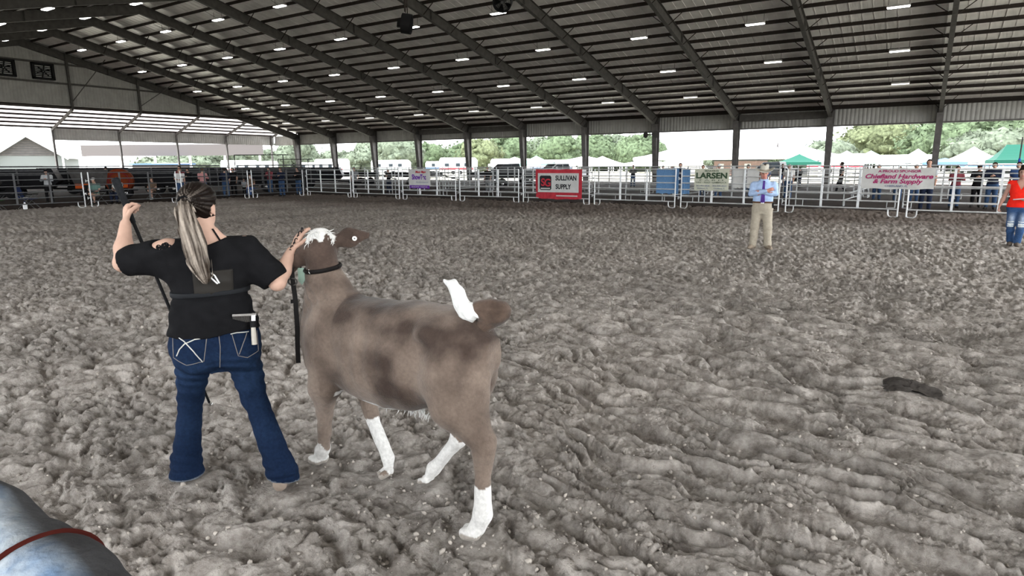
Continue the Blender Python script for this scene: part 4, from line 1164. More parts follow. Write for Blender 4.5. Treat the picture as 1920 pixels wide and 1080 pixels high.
# signal mast frames at the far corner and flag poles right
for k, (x, y, w, z) in enumerate(((-60.0, 42.5, 5.2, 3.0), (-64, 50, 3.6, 2.6))):
    t = thing('goal_frame', 'thin dark pipe frame beyond the far corner, %s' % ('wider one' if k == 0 else 'smaller one'), 'frame', (x, y, 0), math.radians(33))
    for s in (-w / 2, w / 2):
        mb = MB(); mb.tube([(s, 0, 0), (s, 0, z)], .05, 6); mb.build('leg', M_BLACK, t)
    mb = MB(); mb.tube([(-w / 2, 0, z), (w / 2 + .6, 0, z)], .05, 6); mb.build('crossbar', M_BLACK, t)
for k, (x, y, h) in enumerate(((3.1, 33.0, 2.75), (3.6, 33.3, 2.85))):
    t = thing('marker_pole', 'thin grey pole with blue foot standing right of the last column, %s' % ('left' if k == 0 else 'right'), 'pole', (x, y, 0))
    mb = MB(); mb.tube([(0, 0, 1.9), (0, 0, h)], .028, 6); mb.build('shaft', M_STEEL, t); mb = MB(); mb.tube([(0, 0, 0), (0, 0, 1.9)], .045, 6); mb.build('blue_foot', mat('blue_paint', (.02, .06, .35), .5), t)
t = thing('hanging_strap', 'black looped strap hanging from a bracket at the right picture edge', 'strap', (4.1, 26.2, 0))
mb = MB(); mb.tube([(0, 0, 0), (0, 0, 2.0), (.12, 0, 2.62), (.24, 0, 2.80)], .035, 6); mb.build('post', M_BLACK, t)
mb = MB(); mb.tube([(.0, 0, 2.0), (-.02, 0, 2.4), (.06, 0, 2.66), (.13, 0, 2.62), (.10, 0, 2.3), (.02, 0, 2.0)], .018, 6); mb.build('loop', M_BLACK, t)
mb = MB(); mb.tube([(.2, 0, 2.78), (.75, 0, 2.9)], .03, 6); mb.build('arm', M_BLACK, t)
# pair of horn loudspeakers on the eighth column
t = thing('horn_speakers', 'pair of small grey horn loudspeakers on a column above the blue sheet', 'loudspeaker', (FRX[7], Y_FAR - 1.5, 4.5))
for s in (-1, 1):
    mb = MB(); mb.lathe([(.06, -.25), (.08, -.05), (.30, .2), (.32, .2), (.32, .16)], 14); mb.build('horn', M_HOPPER, t, True, (s * .42, -.1, 0), (PI / 2, 0, s * .5))
mb = MB(); mb.box((-.42, -.06, -.05), (.42, .06, .05)); mb.box((-.04, .06, -.04), (.04, .55, .04)); mb.build('bracket', M_STEEL, t)
# ------------------------------------------------------------------ human figures from smooth implicit surfaces
def loft(axis, st, p=2.2, infl=0.0):
    """st: rows (t, c1, c2, a, b): centre and half-axes of elliptic sections along axis ('z': c=(x,y); 'x': c=(y,z))"""
    st = sorted(st); T = np.array([s[0] for s in st], np.float32); A = np.array([s[1:] for s in st], np.float32)
    # smooth the table with a monotone dense resample
    tt = np.linspace(T[0], T[-1], 160); cols = []
    for k in range(4):
        y = np.interp(tt, T, A[:, k]); ker = np.hanning(17); ker /= ker.sum()
        cols.append(np.convolve(np.pad(y, 8, mode='edge'), ker, 'valid'))
    def f(P):
        if axis == 'z': t, u, v = P[:, 2], P[:, 0], P[:, 1]
        else: t, u, v = P[:, 0], P[:, 1], P[:, 2]
        c1, c2, a, b = [np.interp(t, tt, c) for c in cols]
        a = a + infl; b = b + infl
        q = (np.abs((u - c1) / a) ** p + np.abs((v - c2) / b) ** p) ** (1 / p)
        d = (q - 1) * np.minimum(a, b)
        return np.maximum(d, np.maximum(T[0] - infl - t, t - T[-1] - infl)).astype(np.float32)
    return f


def rotm(yaw=0.0, pitch=0.0, roll=0.0):
    """columns: local axes; yaw>0 turns to the left, pitch>0 looks up"""
    m = Matrix.Rotation(yaw, 3, 'Z') @ Matrix.Rotation(pitch, 3, 'X') @ Matrix.Rotation(roll, 3, 'Y')
    return np.array(m, np.float32)


def hand_prims(w, tip, nrm, side, curl=0.5, spread=0.02, s=1.0, thumb_out=0.7):
    """w wrist point, tip: direction of the fingers, nrm: direction the palm faces, side +1 thumb towards cross(tip,nrm)"""
    w = Vector(w); d = Vector(tip).normalized(); n = Vector(nrm); n = (n - d * n.dot(d)).normalized(); x = d.cross(n).normalized() * side
    k = 0.012 * s; out = []
    pa = w + d * 0.02 * s; pb = w + d * 0.085 * s
    out.append(('f', tuple(pa), tuple(pb), 0.030 * s, 0.040 * s, 0.02, tuple(n), 0.42))
    L = [(.030, .072), (.010, .080), (-.011, .075), (-.030, .060)]
    for i, (off, ln) in enumerate(L):
        p0 = w + d * (0.088 * s) + x * off * s * 1.0
        a = curl * (0.8 + 0.1 * i); dirs = []; cur = 0
        pts = [p0]; seg = [ln * .45 * s, ln * .32 * s, ln * .25 * s]
        for j in range(3):
            cur += a * (0.6 if j == 0 else 1.0)
            v = d * math.cos(cur) + n * math.sin(cur) + x * off * spread * 10
            pts.append(pts[-1] + v.normalized() * seg[j])
        rr = [.0098 * s, .0092 * s, .0085 * s, .0075 * s]
        for j in range(3): out.append(('c', tuple(pts[j]), tuple(pts[j + 1]), rr[j], rr[j + 1], 0.004))
    t0 = w + d * 0.03 * s + x * 0.026 * s
    t1 = t0 + (d * 0.7 + x * thumb_out + n * 0.25).normalized() * 0.042 * s
    t2 = t1 + (d * 0.9 + x * thumb_out * .3 + n * (0.2 + curl * .5)).normalized() * 0.032 * s
    t3 = t2 + (d * 0.9 + n * (0.2 + curl * .7)).normalized() * 0.024 * s
    for a, b, r0, r1 in ((t0, t1, .0145, .0115), (t1, t2, .0112, .0100), (t2, t3, .0100, .0082)): out.append(('c', tuple(a), tuple(b), r0 * s, r1 * s, 0.008))
    return out


class Human:
    def __init__(s, **k): s.__dict__.update(k)
    def torso(s, infl=0.0): return [('l', loft('z', s.st, 2.25, infl), 0.03)]
    def arm(s, side, infl=0.0, fore=True, up=True):
        sh, el, wr = (s.shL, s.elL, s.wrL) if side < 0 else (s.shR, s.elR, s.wrR); r = s.ra
        out = []
        if up: out.append(('c', sh, el, r * 1.22 + infl, r * 0.92 + infl, 0.05)); out.append(('e', tuple(np.array(sh) * .97 + np.array([0, 0, .0])), (r * 1.4 + infl, r * 1.25 + infl, r * 1.2 + infl), 0.06))
        if fore:
            m = tuple(np.array(el) * .62 + np.array(wr) * .38)
            out += [('c', el, m, r * 0.90 + infl, r * 0.88 + infl, 0.02), ('c', m, wr, r * .88 + infl, r * 0.56 + infl, 0.03)]
        return out
    def leg(s, side, infl=0.0, flare=0.0):
        h, kn, an = (s.hpL, s.knL, s.anL) if side < 0 else (s.hpR, s.knR, s.anR); r = s.rl
        m = tuple(np.array(kn) * .66 + np.array(an) * .34)
        return [('c', h, kn, r * 1.05 + infl, r * 0.68 + infl, 0.05), ('c', kn, m, r * 0.66 + infl, r * 0.64 + infl, 0.04), ('c', m, an, r * .63 + infl, r * 0.42 + infl + flare, 0.04)]
    def foot(s, side, infl=0.0):
        an = s.anL if side < 0 else s.anR; yaw = s.ftL if side < 0 else s.ftR
        d = np.array([-math.sin(yaw), math.cos(yaw), 0]); a = np.array(an); g = a.copy(); g[2] = s.fz if hasattr(s, 'fz') else 0.0
        heel = g - d * .05 + [0, 0, .04]; ball = g + d * .13 + [0, 0, .035]; toe = g + d * .19 + [0, 0, .028]
        return [('c', tuple(a), tuple(heel), .045 + infl, .038 + infl, .03), ('c', tuple(heel), tuple(ball), .038 + infl, .040 + infl, .03), ('c', tuple(ball), tuple(toe), .040 + infl, .027 + infl, .02)]
    def head(s, infl=0.0):
        c = np.array(s.hc); M = rotm(*s.hrot); k = s.hs
        def q(x, y, z): return tuple(c + M @ np.array([x, y, z]) * k)
        out = [('e', q(0, -.012, .03), (.076 * k + infl, .094 * k + infl, .086 * k + infl), .02, M), ('e', q(0, .018, -.035), (.060 * k + infl, .072 * k + infl, .088 * k + infl), .03, M),
               ('c', q(0, .055, -.085), q(0, .035, -.10), .028 * k, .035 * k, .03)]
        nb = np.array(s.nk); out.append(('c', q(0, -.03, -.05), tuple(nb), .052 * k, .060 * k, .03))
        if infl == 0:
            out += [('c', q(0, .088, .0), q(0, .112, -.032), .009 * k, .014 * k, .012), ('e', q(0, .088, -.066), (.022 * k, .010 * k, .010 * k), .008, M),
                    ('e', q(.078, -.005, -.012), (.010 * k, .020 * k, .032 * k), .006, M), ('e', q(-.078, -.005, -.012), (.010 * k, .020 * k, .032 * k), .006, M),
                    ('-', q(.031, .098, .008), (.018 * k, .012 * k, .010 * k), .012, M), ('-', q(-.031, .098, .008), (.018 * k, .012 * k, .010 * k), .012, M)]
        return out
    def headpt(s, x, y, z):
        return np.array(s.hc) + rotm(*s.hrot) @ np.array([x, y, z]) * s.hs
    def body(s, hands=True):
        out = s.torso(-.012) + s.arm(-1) + s.arm(1) + s.leg(-1, -.012) + s.leg(1, -.012) + s.foot(-1, -.01) + s.foot(1, -.01) + s.head()
        if hands: out += s.handL + s.handR
        return out
    def bounds(s, pad=.14):
        P = np.array([s.shL, s.shR, s.elL, s.elR, s.wrL, s.wrR, s.hpL, s.hpR, s.knL, s.knR, s.anL, s.anR, s.hc], np.float32)
        lo = P.min(0) - pad; hi = P.max(0) + pad; hi[2] += .06; lo[2] = -.03
        lo[1] -= .08; hi[1] += .16
        return lo, hi


def clip(fn, zlo=None, zhi=None, cuts=()):
    def f(P):
        d = fn(P)
        if zlo is not None: d = np.maximum(d, (zlo(P) if callable(zlo) else zlo) - P[:, 2])
        if zhi is not None: d = np.maximum(d, P[:, 2] - (zhi(P) if callable(zhi) else zhi))
        for c, n in cuts: d = np.maximum(d, (P - np.asarray(c, np.float32)) @ np.asarray(n, np.float32))
        return d.astype(np.float32)
    return f


def standing(**kw):
    d = dict(hc=(0, .03, 1.60), hrot=(0, 0, 0), hs=1.0, nk=(0, -.01, 1.44), ra=.045, rl=.090,
             st=[(.78, 0, 0, .10, .09), (.86, 0, -.01, .165, .115), (.95, 0, 0, .170, .112), (1.08, 0, .01, .150, .100), (1.22, 0, .01, .170, .112), (1.34, 0, 0, .175, .105), (1.42, 0, -.01, .130, .080), (1.47, 0, -.01, .06, .055)],
             shL=(-.185, -.01, 1.385), elL=(-.235, -.03, 1.11), wrL=(-.225, .05, .87), shR=(.185, -.01, 1.385), elR=(.235, -.03, 1.11), wrR=(.225, .05, .87),
             hpL=(-.09, 0, .84), knL=(-.11, .02, .47), anL=(-.12, -.02, .09), hpR=(.09, 0, .84), knR=(.11, .02, .47), anR=(.12, -.02, .09), ftL=.15, ftR=-.15)
    d.update(kw); h = Human(**d)
    def hd(side):
        w = np.array(h.wrL if side < 0 else h.wrR); e = np.array(h.elL if side < 0 else h.elR); t = w - e
        return hand_prims(w, t, (-side * 1.0, .3, 0), 1 if side > 0 else -1, .5)
    h.handL = kw.get('handL') or hd(-1); h.handR = kw.get('handR') or hd(1)
    return h


def seated(**kw):
    d = dict(hc=(0, .02, 1.18), nk=(0, -.03, 1.02), st=[(.38, 0, 0, .13, .10), (.44, 0, 0, .18, .13), (.54, 0, -.01, .175, .12), (.66, 0, 0, .16, .11), (.80, 0, 0, .175, .115), (.92, 0, -.02, .175, .105), (1.0, 0, -.03, .13, .08), (1.05, 0, -.03, .06, .055)],
             shL=(-.185, -.03, .965), elL=(-.25, .05, .72), wrL=(-.12, .25, .66), shR=(.185, -.03, .965), elR=(.25, .05, .72), wrR=(.12, .25, .66),
             hpL=(-.09, .02, .47), knL=(-.13, .42, .48), anL=(-.13, .42, .09), hpR=(.09, .02, .47), knR=(.13, .42, .48), anR=(.13, .44, .09))
    d.update(kw); return standing(**d)


def make_kit(h, res, long_sleeve=False, shorts=False, hair='short', sleeve=.6):
    """meshes for one pose: body, shirt, trousers, hair, shoes"""
    lo, hi = h.bounds(); kit = {}
    bp = h.body(); kit['body'] = sdf_mesh('body', lambda P: ev(P, bp), lo, hi, res)
    sp = h.torso(.010)
    for s in (-1, 1):
        sh, el = (h.shL, h.elL) if s < 0 else (h.shR, h.elR)
        if long_sleeve: sp = sp + h.arm(s, .010)
        else:
            m = tuple(np.array(sh) * (1 - sleeve) + np.array(el) * sleeve); sp = sp + [('c', sh, m, h.ra * 1.22 + .014, h.ra * 1.05 + .016, .05), ('e', sh, (h.ra * 1.4 + .012, h.ra * 1.25 + .012, h.ra * 1.2 + .012), .06)]
    zt = h.st[0][0]
    kit['shirt'] = sdf_mesh('shirt', clip(lambda P: ev(P, sp), zt + .12, h.st[-2][0] + .025), lo, hi, res)
    lp = h.torso(.006) + h.leg(-1, .012, .01) + h.leg(1, .012, .01)
    an = max(h.anL[2], h.anR[2])
    if shorts:
        kn = max(h.knL[2], h.knR[2]); lp = h.torso(.006) + [('c', a, tuple(np.array(a) * .25 + np.array(b) * .75), h.rl * 1.05 + .015, h.rl * .85 + .015, .05) for a, b in ((h.hpL, h.knL), (h.hpR, h.knR))]
    kit['trousers'] = sdf_mesh('trousers', clip(lambda P: ev(P, lp), .05, zt + .16), lo, hi, res)
    kit['shoe'] = [sdf_mesh('shoe', (lambda pr: (lambda P: np.maximum(ev(P, pr), P[:, 2] - .13)))(h.foot(s, .004)), lo, hi, min(res, .02)) for s in (-1, 1)]
    hp = h.head(.014); M = rotm(*h.hrot); c = np.array(h.hc, np.float32)
    if hair == 'long': hp = hp + [('f', tuple(h.headpt(0, -.07, .0)), tuple(h.headpt(0, -.09, -.22)), .07, .05, .04, tuple(M[:, 1]), .5)]
    def hf(P):
        q = (P - c) @ M / h.hs; d = ev(P, hp)
        cut = np.maximum(q[:, 1] - (.035 + np.clip(q[:, 2] - .05, 0, 1) * 1.6), -.06 - q[:, 2] if hair != 'long' else -1 * np.ones(len(q)))
        if hair == 'long': cut = np.maximum(cut, np.where(q[:, 1] > -.03, -.05 - q[:, 2], -1))
        return np.maximum(d, cut * h.hs).astype(np.float32)
    kit['hair'] = sdf_mesh('hair', hf, lo, hi, min(res, .018))
    return kit


def cap_mesh(h):
    mb = MB(); mb.lathe([(.088, -.01), (.092, .03), (.075, .075), (.03, .095), (.0, .097)], 14, (0, 0, 0), .95, 1.12)
    mb.prism([(-.07, .07, 0), (.07, .07, 0), (.055, .17, -.012), (0, .19, -.012), (-.055, .17, -.012)], (0, 0, -.004), (0, 0, .008))
    return mb.mesh('cap', True)


SKIN = mat('skin_tone', (0.40, 0.24, 0.18), 0.55, 0, 8, .06); SKIN2 = mat('skin_tone_tan', (0.26, 0.15, 0.105), 0.55, 0, 8, .06)
HAIRD = mat('dark_hair', (0.02, 0.014, 0.011), 0.5); HAIRB = mat('brown_hair', (0.07, 0.045, 0.03), 0.5)
SHOE = mat('dark_shoe', (0.02, 0.018, 0.016), 0.6); SHOEW = mat('white_shoe', (.55, .55, .55), .6)
def cloth(name, c): return mat('cloth_' + name, c, 0.85, 0, 20, .12, .25, 160)
CL = dict(navy=cloth('navy', (.015, .02, .04)), black=cloth('black', (.010, .010, .011)), white=cloth('white', (.55, .54, .53)), pink=cloth('pink', (.42, .20, .20)), green=cloth('teal_green', (.10, .17, .15)),
          grey=cloth('grey', (.20, .21, .22)), denim=cloth('denim', (.035, .065, .13)), khaki=cloth('khaki', (.24, .21, .17)), plaid=cloth('plaid_red', (.16, .04, .05)), blue=cloth('blue', (.05, .10, .25)), brown=cloth('brown', (.12, .085, .06)), ltgrey=cloth('light_grey', (.34, .35, .36)))
KITS = dict(
    stand=make_kit(standing(), .026), walk=make_kit(standing(knL=(-.10, .14, .49), anL=(-.11, .18, .09), knR=(.10, .0, .47), anR=(.11, -.24, .12), elL=(-.235, -.10, 1.13), wrL=(-.22, .02, .92)), .026),
    lean=make_kit(standing(elL=(-.25, .10, 1.15), wrL=(-.08, .24, 1.22), elR=(.25, .10, 1.15), wrR=(.08, .26, 1.20), hc=(0, .06, 1.59)), .026, True),
    girl=make_kit(standing(elR=(.25, .0, 1.12), wrR=(.12, .2, 1.10)), .026, hair='long'),
    sit=make_kit(seated(), .026), sitx=make_kit(seated(knR=(.06, .42, .54), anR=(-.16, .50, .40), wrL=(-.05, .2, .60)), .026, shorts=True))
CAP = cap_mesh(None)
HC = dict(stand=(0, .03, 1.60), walk=(0, .03, 1.60), lean=(0, .06, 1.59), girl=(0, .03, 1.60), sit=(0, .02, 1.18), sitx=(0, .02, 1.18))


def spectator(label, x, y, face, kit, shirt, trousers, hair=HAIRD, skin=SKIN, s=1.0, cap=None, shoes=SHOE, z=0.0):
    """face: compass angle in degrees of the direction they look (0 = +X, 90 = +Y)"""
    t = thing('person', label, 'person', (x, y, z), math.radians(face - 90), 'people behind the fences'); t.scale = (s, s, s); k = KITS[kit]
    put('body', k['body'], skin, t); put('shirt', k['shirt'], CL[shirt], t); put('trousers', k['trousers'], CL[trousers], t); put('hair', k['hair'], hair, t)
    for m in k['shoe']: put('shoe', m, shoes, t)
    if cap: put('cap', CAP, CL[cap], t, (HC[kit][0], HC[kit][1] - .01, HC[kit][2] + .035))
    return t


# left fence, from the left picture edge to the corner
spectator('man in grey shirt and dark cap standing by the black trailer at far left', -38.6, 14.6, -40, 'lean', 'ltgrey', 'black', cap='black')
spectator('seated person in teal shirt and white cap behind the left fence', -34.35, 14.95, -50, 'sitx', 'green', 'khaki', cap='white', skin=SKIN)
spectator('seated person in white shirt and dark trousers behind the left fence', -35.05, 16.35, -55, 'sit', 'white', 'navy', HAIRB)
spectator('small child in camouflage brown shirt seated with legs crossed', -37.05, 19.15, -55, 'sitx', 'brown', 'brown', HAIRB, s=.92, shoes=SHOEW)
spectator('person in a dark cap whose head shows above the feed wagon', -44.5, 20.2, -60, 'stand', 'black', 'black', cap='black', s=1.06)
spectator('woman in white top standing left of the pink shirted person', -35.2, 19.75, -20, 'girl', 'white', 'denim', HAIRB)
spectator('person in dark shirt behind the white topped woman', -36.8, 21.2, -60, 'lean', 'black', 'denim')
spectator('tall person whose bare head rises behind the white topped woman', -38.2, 21.5, -70, 'stand', 'plaid', 'denim', s=1.08)
spectator('person in pink shirt with back turned behind the left fence', -34.6, 20.75, 130, 'lean', 'pink', 'denim', HAIRB)
spectator('man in navy shirt and jeans leaning behind left fence', -34.7, 22.2, 160, 'lean', 'navy', 'denim')
spectator('person in black at the fence left of the corner posts', -36.5, 23.9, -60, 'stand', 'black', 'black')
spectator('small child standing low behind the fence right of the man in navy', -34.6, 23.35, -60, 'girl', 'grey', 'black', HAIRB, s=.62)
spectator('person in plaid shirt near the far corner of the ring', -37.4, 27.2, -70, 'lean', 'plaid', 'denim')
spectator('seated person in blue jeans behind the fence near the corner', -35.25, 24.25, -60, 'sit', 'brown', 'blue', HAIRB)
spectator('person in dark blue leaning on the rail at the far corner', -32.9, 24.75, -70, 'lean', 'navy', 'denim', HAIRB)
spectator('person in dark top and light jeans beside the far corner post', -33.3, 26.3, -75, 'lean', 'black', 'denim')
spectator('person in black trousers behind the first far fence panel', -32.5, 30.3, -60, 'walk', 'grey', 'black')
spectator('person crouched by the pens left of the purple lettered sign', -30.5, 31.5, -80, 'lean', 'black', 'navy', HAIRB, s=.9)
# far fence, left to right
spectator('person in dark shirt in the alley right of the purple lettered sign', -23.7, 33.5, -90, 'stand', 'black', 'grey', s=.98)
spectator('person in black top and denim photographing left of the blue sheet', -19.5, 47.5, -70, 'lean', 'black', 'denim')
spectator('person in dark shirt directly left of the blue sheet', -14.9, 41.5, -80, 'lean', 'black', 'white', s=.98)
blue = [(-11.7, 34.0, 'shortest of the three heads above the blue sheet', .97, 'black'), (-10.9, 33.0, 'broad shouldered man above the blue sheet', 1.07, 'navy'), (-10.0, 34.0, 'person with raised arm above the blue sheet', 1.0, 'grey')]
for x, y, d, s, c in blue: spectator('%s' % d, x, y, -80, 'lean', c, 'denim', s=s)
spectator('person in a white cap behind the narrow blue strip', -9.0, 33.4, -80, 'stand', 'plaid', 'denim', cap='white', s=1.03)
spectator('dark haired head above the left end of the farm banner', -7.6, 33.6, -85, 'stand', 'black', 'denim', s=1.0)
spectator('dark haired head above the middle of the farm banner', -6.9, 34.2, -85, 'stand', 'blue', 'denim', s=1.02)
spectator('pale haired head above the grey boards left of the hat', -5.7, 33.8, -85, 'stand', 'white', 'denim', mat('grey_hair', (.3, .29, .28), .6), s=1.0)
spectator('person in black and blue jeans standing right of the hat, far off', -8.9, 50.0, -60, 'stand', 'black', 'denim', s=1.0)
spectator('child in black beside the far off person right of the hat', -7.7, 50.0, -120, 'lean', 'black', 'navy', s=.85)
spectator('man in black shirt and shorts walking far behind the fence', -4.3, 43.0, 180, 'walk', 'black', 'black', s=1.06)
spectator('person in grey shirt walking behind the man in black shorts', -3.1, 43.6, 180, 'walk', 'grey', 'grey', s=.98)
hd = [(-1.9, 34.5, 'dark shirted person whose head shows left above the sponsor banner', .98, 'black', HAIRD), (-1.05, 34.2, 'smaller head above the middle of the sponsor banner', .93, 'black', HAIRB), (-.4, 33.5, 'pale capped head above the sponsor banner beside tall man', .98, 'ltgrey', HAIRB)]
for x, y, d, s, c, hr in hd: spectator(d, x, y, -90, 'stand', c, 'denim', hr, s=s)
spectator('tall man in grey shirt rising above the sponsor banner', .05, 28.1, -90, 'stand', 'ltgrey', 'navy', s=1.10)
spectator('person in maroon at the right end of the sponsor banner', 1.0, 30.4, -80, 'lean', 'plaid', 'denim', s=.95)
spectator('person in black cap behind the right panel', 1.75, 31.4, -95, 'lean', 'black', 'black', cap='black', s=.98)
spectator('person in navy shirt and jeans behind the right panel near the woman', 2.15, 29.2 + 1.1, -100, 'lean', 'navy', 'denim', s=1.03)
spectator('person in blue jacket between the right panel posts', 3.0, 31.6, -110, 'stand', 'blue', 'black', s=1.03)
spectator('person in white shirt far behind the woman in red', 3.3, 35.0, -100, 'walk', 'white', 'black', s=.98)
# ------------------------------------------------------------------ helpers for dressed figures
def patch(fn, outline, y0=-0.5, d=(0, 1, 0), off=0.004, n=14, name='patch'):
    """a thin curved panel laid on a surface: outline = bilinear corners (x,z): bl, br, tr, tl"""
    (ax, az), (bx, bz), (cx, cz), (dx, dz) = outline; P = []
    for j in range(n + 1):
        v = j / n
        for i in range(n + 1):
            u = i / n
            x = (ax * (1 - u) + bx * u) * (1 - v) + (dx * (1 - u) + cx * u) * v; z = (az * (1 - u) + bz * u) * (1 - v) + (dz * (1 - u) + cz * u) * v
            P.append((x, y0, z))
    S = snap(fn, P, d, 1.0); dd = np.array(d, np.float32); A = S - dd * off; B = S + dd * .004
    F = []
    m = (n + 1) ** 2
    for j in range(n):
        for i in range(n):
            a = j * (n + 1) + i; f = (a, a + 1, a + n + 2, a + n + 1); F.append(f); F.append(tuple(m + k for k in f[::-1]))
    e = [i for i in range(n + 1)] + [j * (n + 1) + n for j in range(1, n + 1)] + [n * (n + 1) + i for i in range(n - 1, -1, -1)] + [j * (n + 1) for j in range(n - 1, 0, -1)]
    for a, b in zip(e, e[1:] + e[:1]): F.append((a, m + a, m + b, b))
    return mesh_np(name, np.concatenate([A, B]), F, True)


def seam(fn, pts, r=.003, y0=-0.5, d=(0, 1, 0), steps=8, name='stitching'):
    P = []
    for a, b in zip(pts[:-1], pts[1:]):
        for k in range(steps): t = k / steps; P.append((a[0] + (b[0] - a[0]) * t, y0, a[1] + (b[1] - a[1]) * t))
    P.append((pts[-1][0], y0, pts[-1][1]))
    S = snap(fn, P, d, 1.0); mb = MB(); mb.tube([tuple(p) for p in S], r, 5); return mb.mesh(name, True)


def skin_col(h, base, lips=(.34, .10, .09), eye=(.03, .025, .02), brow=(.06, .04, .03)):
    M = rotm(*h.hrot); c = np.array(h.hc, np.float32); base = np.array(base, np.float32)
    def f(V):
        q = (V - c) @ M / h.hs; C = np.tile(base, (len(V), 1)); C *= (1 + .06 * vnoise3(V * 14, 3))[:, None]
        fr = q[:, 1] > .05
        for sx in (-1, 1):
            e = ((q[:, 0] - sx * .031) / .015) ** 2 + ((q[:, 2] - .006) / .008) ** 2 < 1; C[e & fr] = eye
            b = ((q[:, 0] - sx * .032) / .021) ** 2 + ((q[:, 2] - .029) / .006) ** 2 < 1; C[b & fr] = brow
        l = (q[:, 0] / .024) ** 2 + ((q[:, 2] + .066) / .010) ** 2 < 1; C[l & fr] = lips
        return C
    return f


M_SKINV = mat('skin_painted', (.4, .25, .18), .55, 0, 30, .05, attr=True)
M_CLOTHV = mat('worn_denim', (.05, .1, .2), .85, 0, 60, .22, .35, 220, attr=True)

# ------------------------------------------------------------------ judge in a western hat
t = thing('person', 'man in pale cowboy hat, blue shirt, purple tie and khakis, arms crossed', 'person', (-2.84, 14.05, 0), math.radians(-80 - 90))
h = standing(hc=(.01, .035, 1.59), hrot=(.10, -.12, 0), hs=1.02, nk=(0, -.01, 1.44), ra=.052, rl=.098,
             st=[(.76, 0, 0, .11, .10), (.84, 0, 0, .175, .13), (.95, 0, .01, .185, .14), (1.08, 0, .025, .19, .152), (1.22, 0, .02, .19, .140), (1.32, 0, 0, .185, .122), (1.40, 0, -.01, .125, .085), (1.46, 0, -.01, .065, .06)],
             shL=(-.190, -.01, 1.345), elL=(-.235, .10, 1.175), wrL=(.02, .215, 1.20), shR=(.190, -.01, 1.345), elR=(.235, .10, 1.165), wrR=(-.06, .255, 1.23),
             knL=(-.13, .02, .47), anL=(-.155, -.03, .09), knR=(.125, .02, .47), anR=(.145, -.03, .09), ftL=.35, ftR=-.35,
             handR=hand_prims((-.06, .255, 1.23), (-1, -.10, .35), (0, -1, 0), -1, .35), handL=hand_prims((.02, .215, 1.20), (1, -.1, .05), (0, -1, 0), 1, .3))
lo, hi = h.bounds(); RES = .011
bp = h.body(); put('body', sdf_mesh('body', lambda P: ev(P, bp), lo, hi, RES, skin_col(h, (.42, .20, .155), brow=(.2, .15, .1))), M_SKINV, t)
sp = h.torso(.010) + h.arm(-1, .009) + h.arm(1, .009)
def wrk(P): return (.006 * vnoise3(P * np.array([14, 14, 9], np.float32), 5) + .004 * vnoise3(P * 30, 6)).astype(np.float32)
shirt_f = clip(lambda P: ev(P, sp) + wrk(P), .985, 1.455, [((-.075, .26, 1.235), (-1, -.1, .35)), ] if False else ())
def cuffR(P):
    d = shirt_f(P); hb = np.sqrt(((P - np.array([-.105, .25, 1.25], np.float32)) ** 2).sum(1)) - .050
    return np.maximum(d, -hb).astype(np.float32)
M_SHIRTB = mat('light_blue_shirt', (.36, .48, .70), .8, 0, 30, .06, .2, 120)
put('shirt', sdf_mesh('shirt', cuffR, lo, hi, RES), M_SHIRTB, t)
lp = h.torso(.010) + h.leg(-1, .016, .02) + h.leg(1, .016, .02)
trouser_f = clip(lambda P: ev(P, lp) + .007 * vnoise3(P * np.array([12, 12, 9], np.float32), 8) * np.clip((.5 - P[:, 2]) * 4 + .5, .3, 1.4), .045, .995)
put('trousers', sdf_mesh('trousers', trouser_f, lo, hi, RES), mat('khaki_trousers', (.36, .32, .26), .85, 0, 25, .1, .2, 150), t)
bl = h.torso(.020); put('belt', sdf_mesh('belt', clip(lambda P: ev(P, bl), .972, 1.008), lo, hi, .009), mat('brown_leather', (.10, .055, .035), .5), t)
mb = MB(); mb.box((-.03, 0, -.02), (.03, .012, .02)); mb.build('buckle', M_CHROME, t, False, (0, .172, .99))
torso_f = lambda P: ev(P, sp)
M_TIE = mat('purple_tie', (.075, .035, .20), .6, 0, 60, .3)
put('tie', patch(lambda P: ev(P, h.torso(.016)), [(.045, .985), (-.045, .985), (-.018, 1.40), (.018, 1.40)], .6, (0, -1, 0), .010, 14, 'tie'), M_TIE, t)
mb = MB(); mb.prism([(-.024, 0, .02), (.024, 0, .02), (.016, 0, -.025), (-.016, 0, -.025)], (0, -.012, 0), (0, .014, 0)); mb.build('tie_knot', M_TIE, t, False, (0, .100, 1.415))
for s in (-1, 1):
    mb = MB(); mb.prism([(0, 0, .025), (s * .07, -.03, .035), (s * .055, .0, -.03), (s * .005, .012, -.012)], (0, -.004, 0), (0, .006, 0)); mb.build('collar', M_SHIRTB, t, False, (0, .095, 1.435))
mb = MB(); mb.cbox((0, 0, 0), (.035, .07, .12)); o = mb.build('phone_pouch', M_BLACK, t, False, (-.20, .04, .93))
M_BOOT = mat('tan_boot', (.22, .18, .14), .7, 0, 20, .15)
for s in (-1, 1):
    fp = h.foot(s, .008); put('boot', sdf_mesh('boot', (lambda fp: lambda P: np.maximum(ev(P, fp), P[:, 2] - .12))(fp), lo, hi, .009), M_BOOT, t)
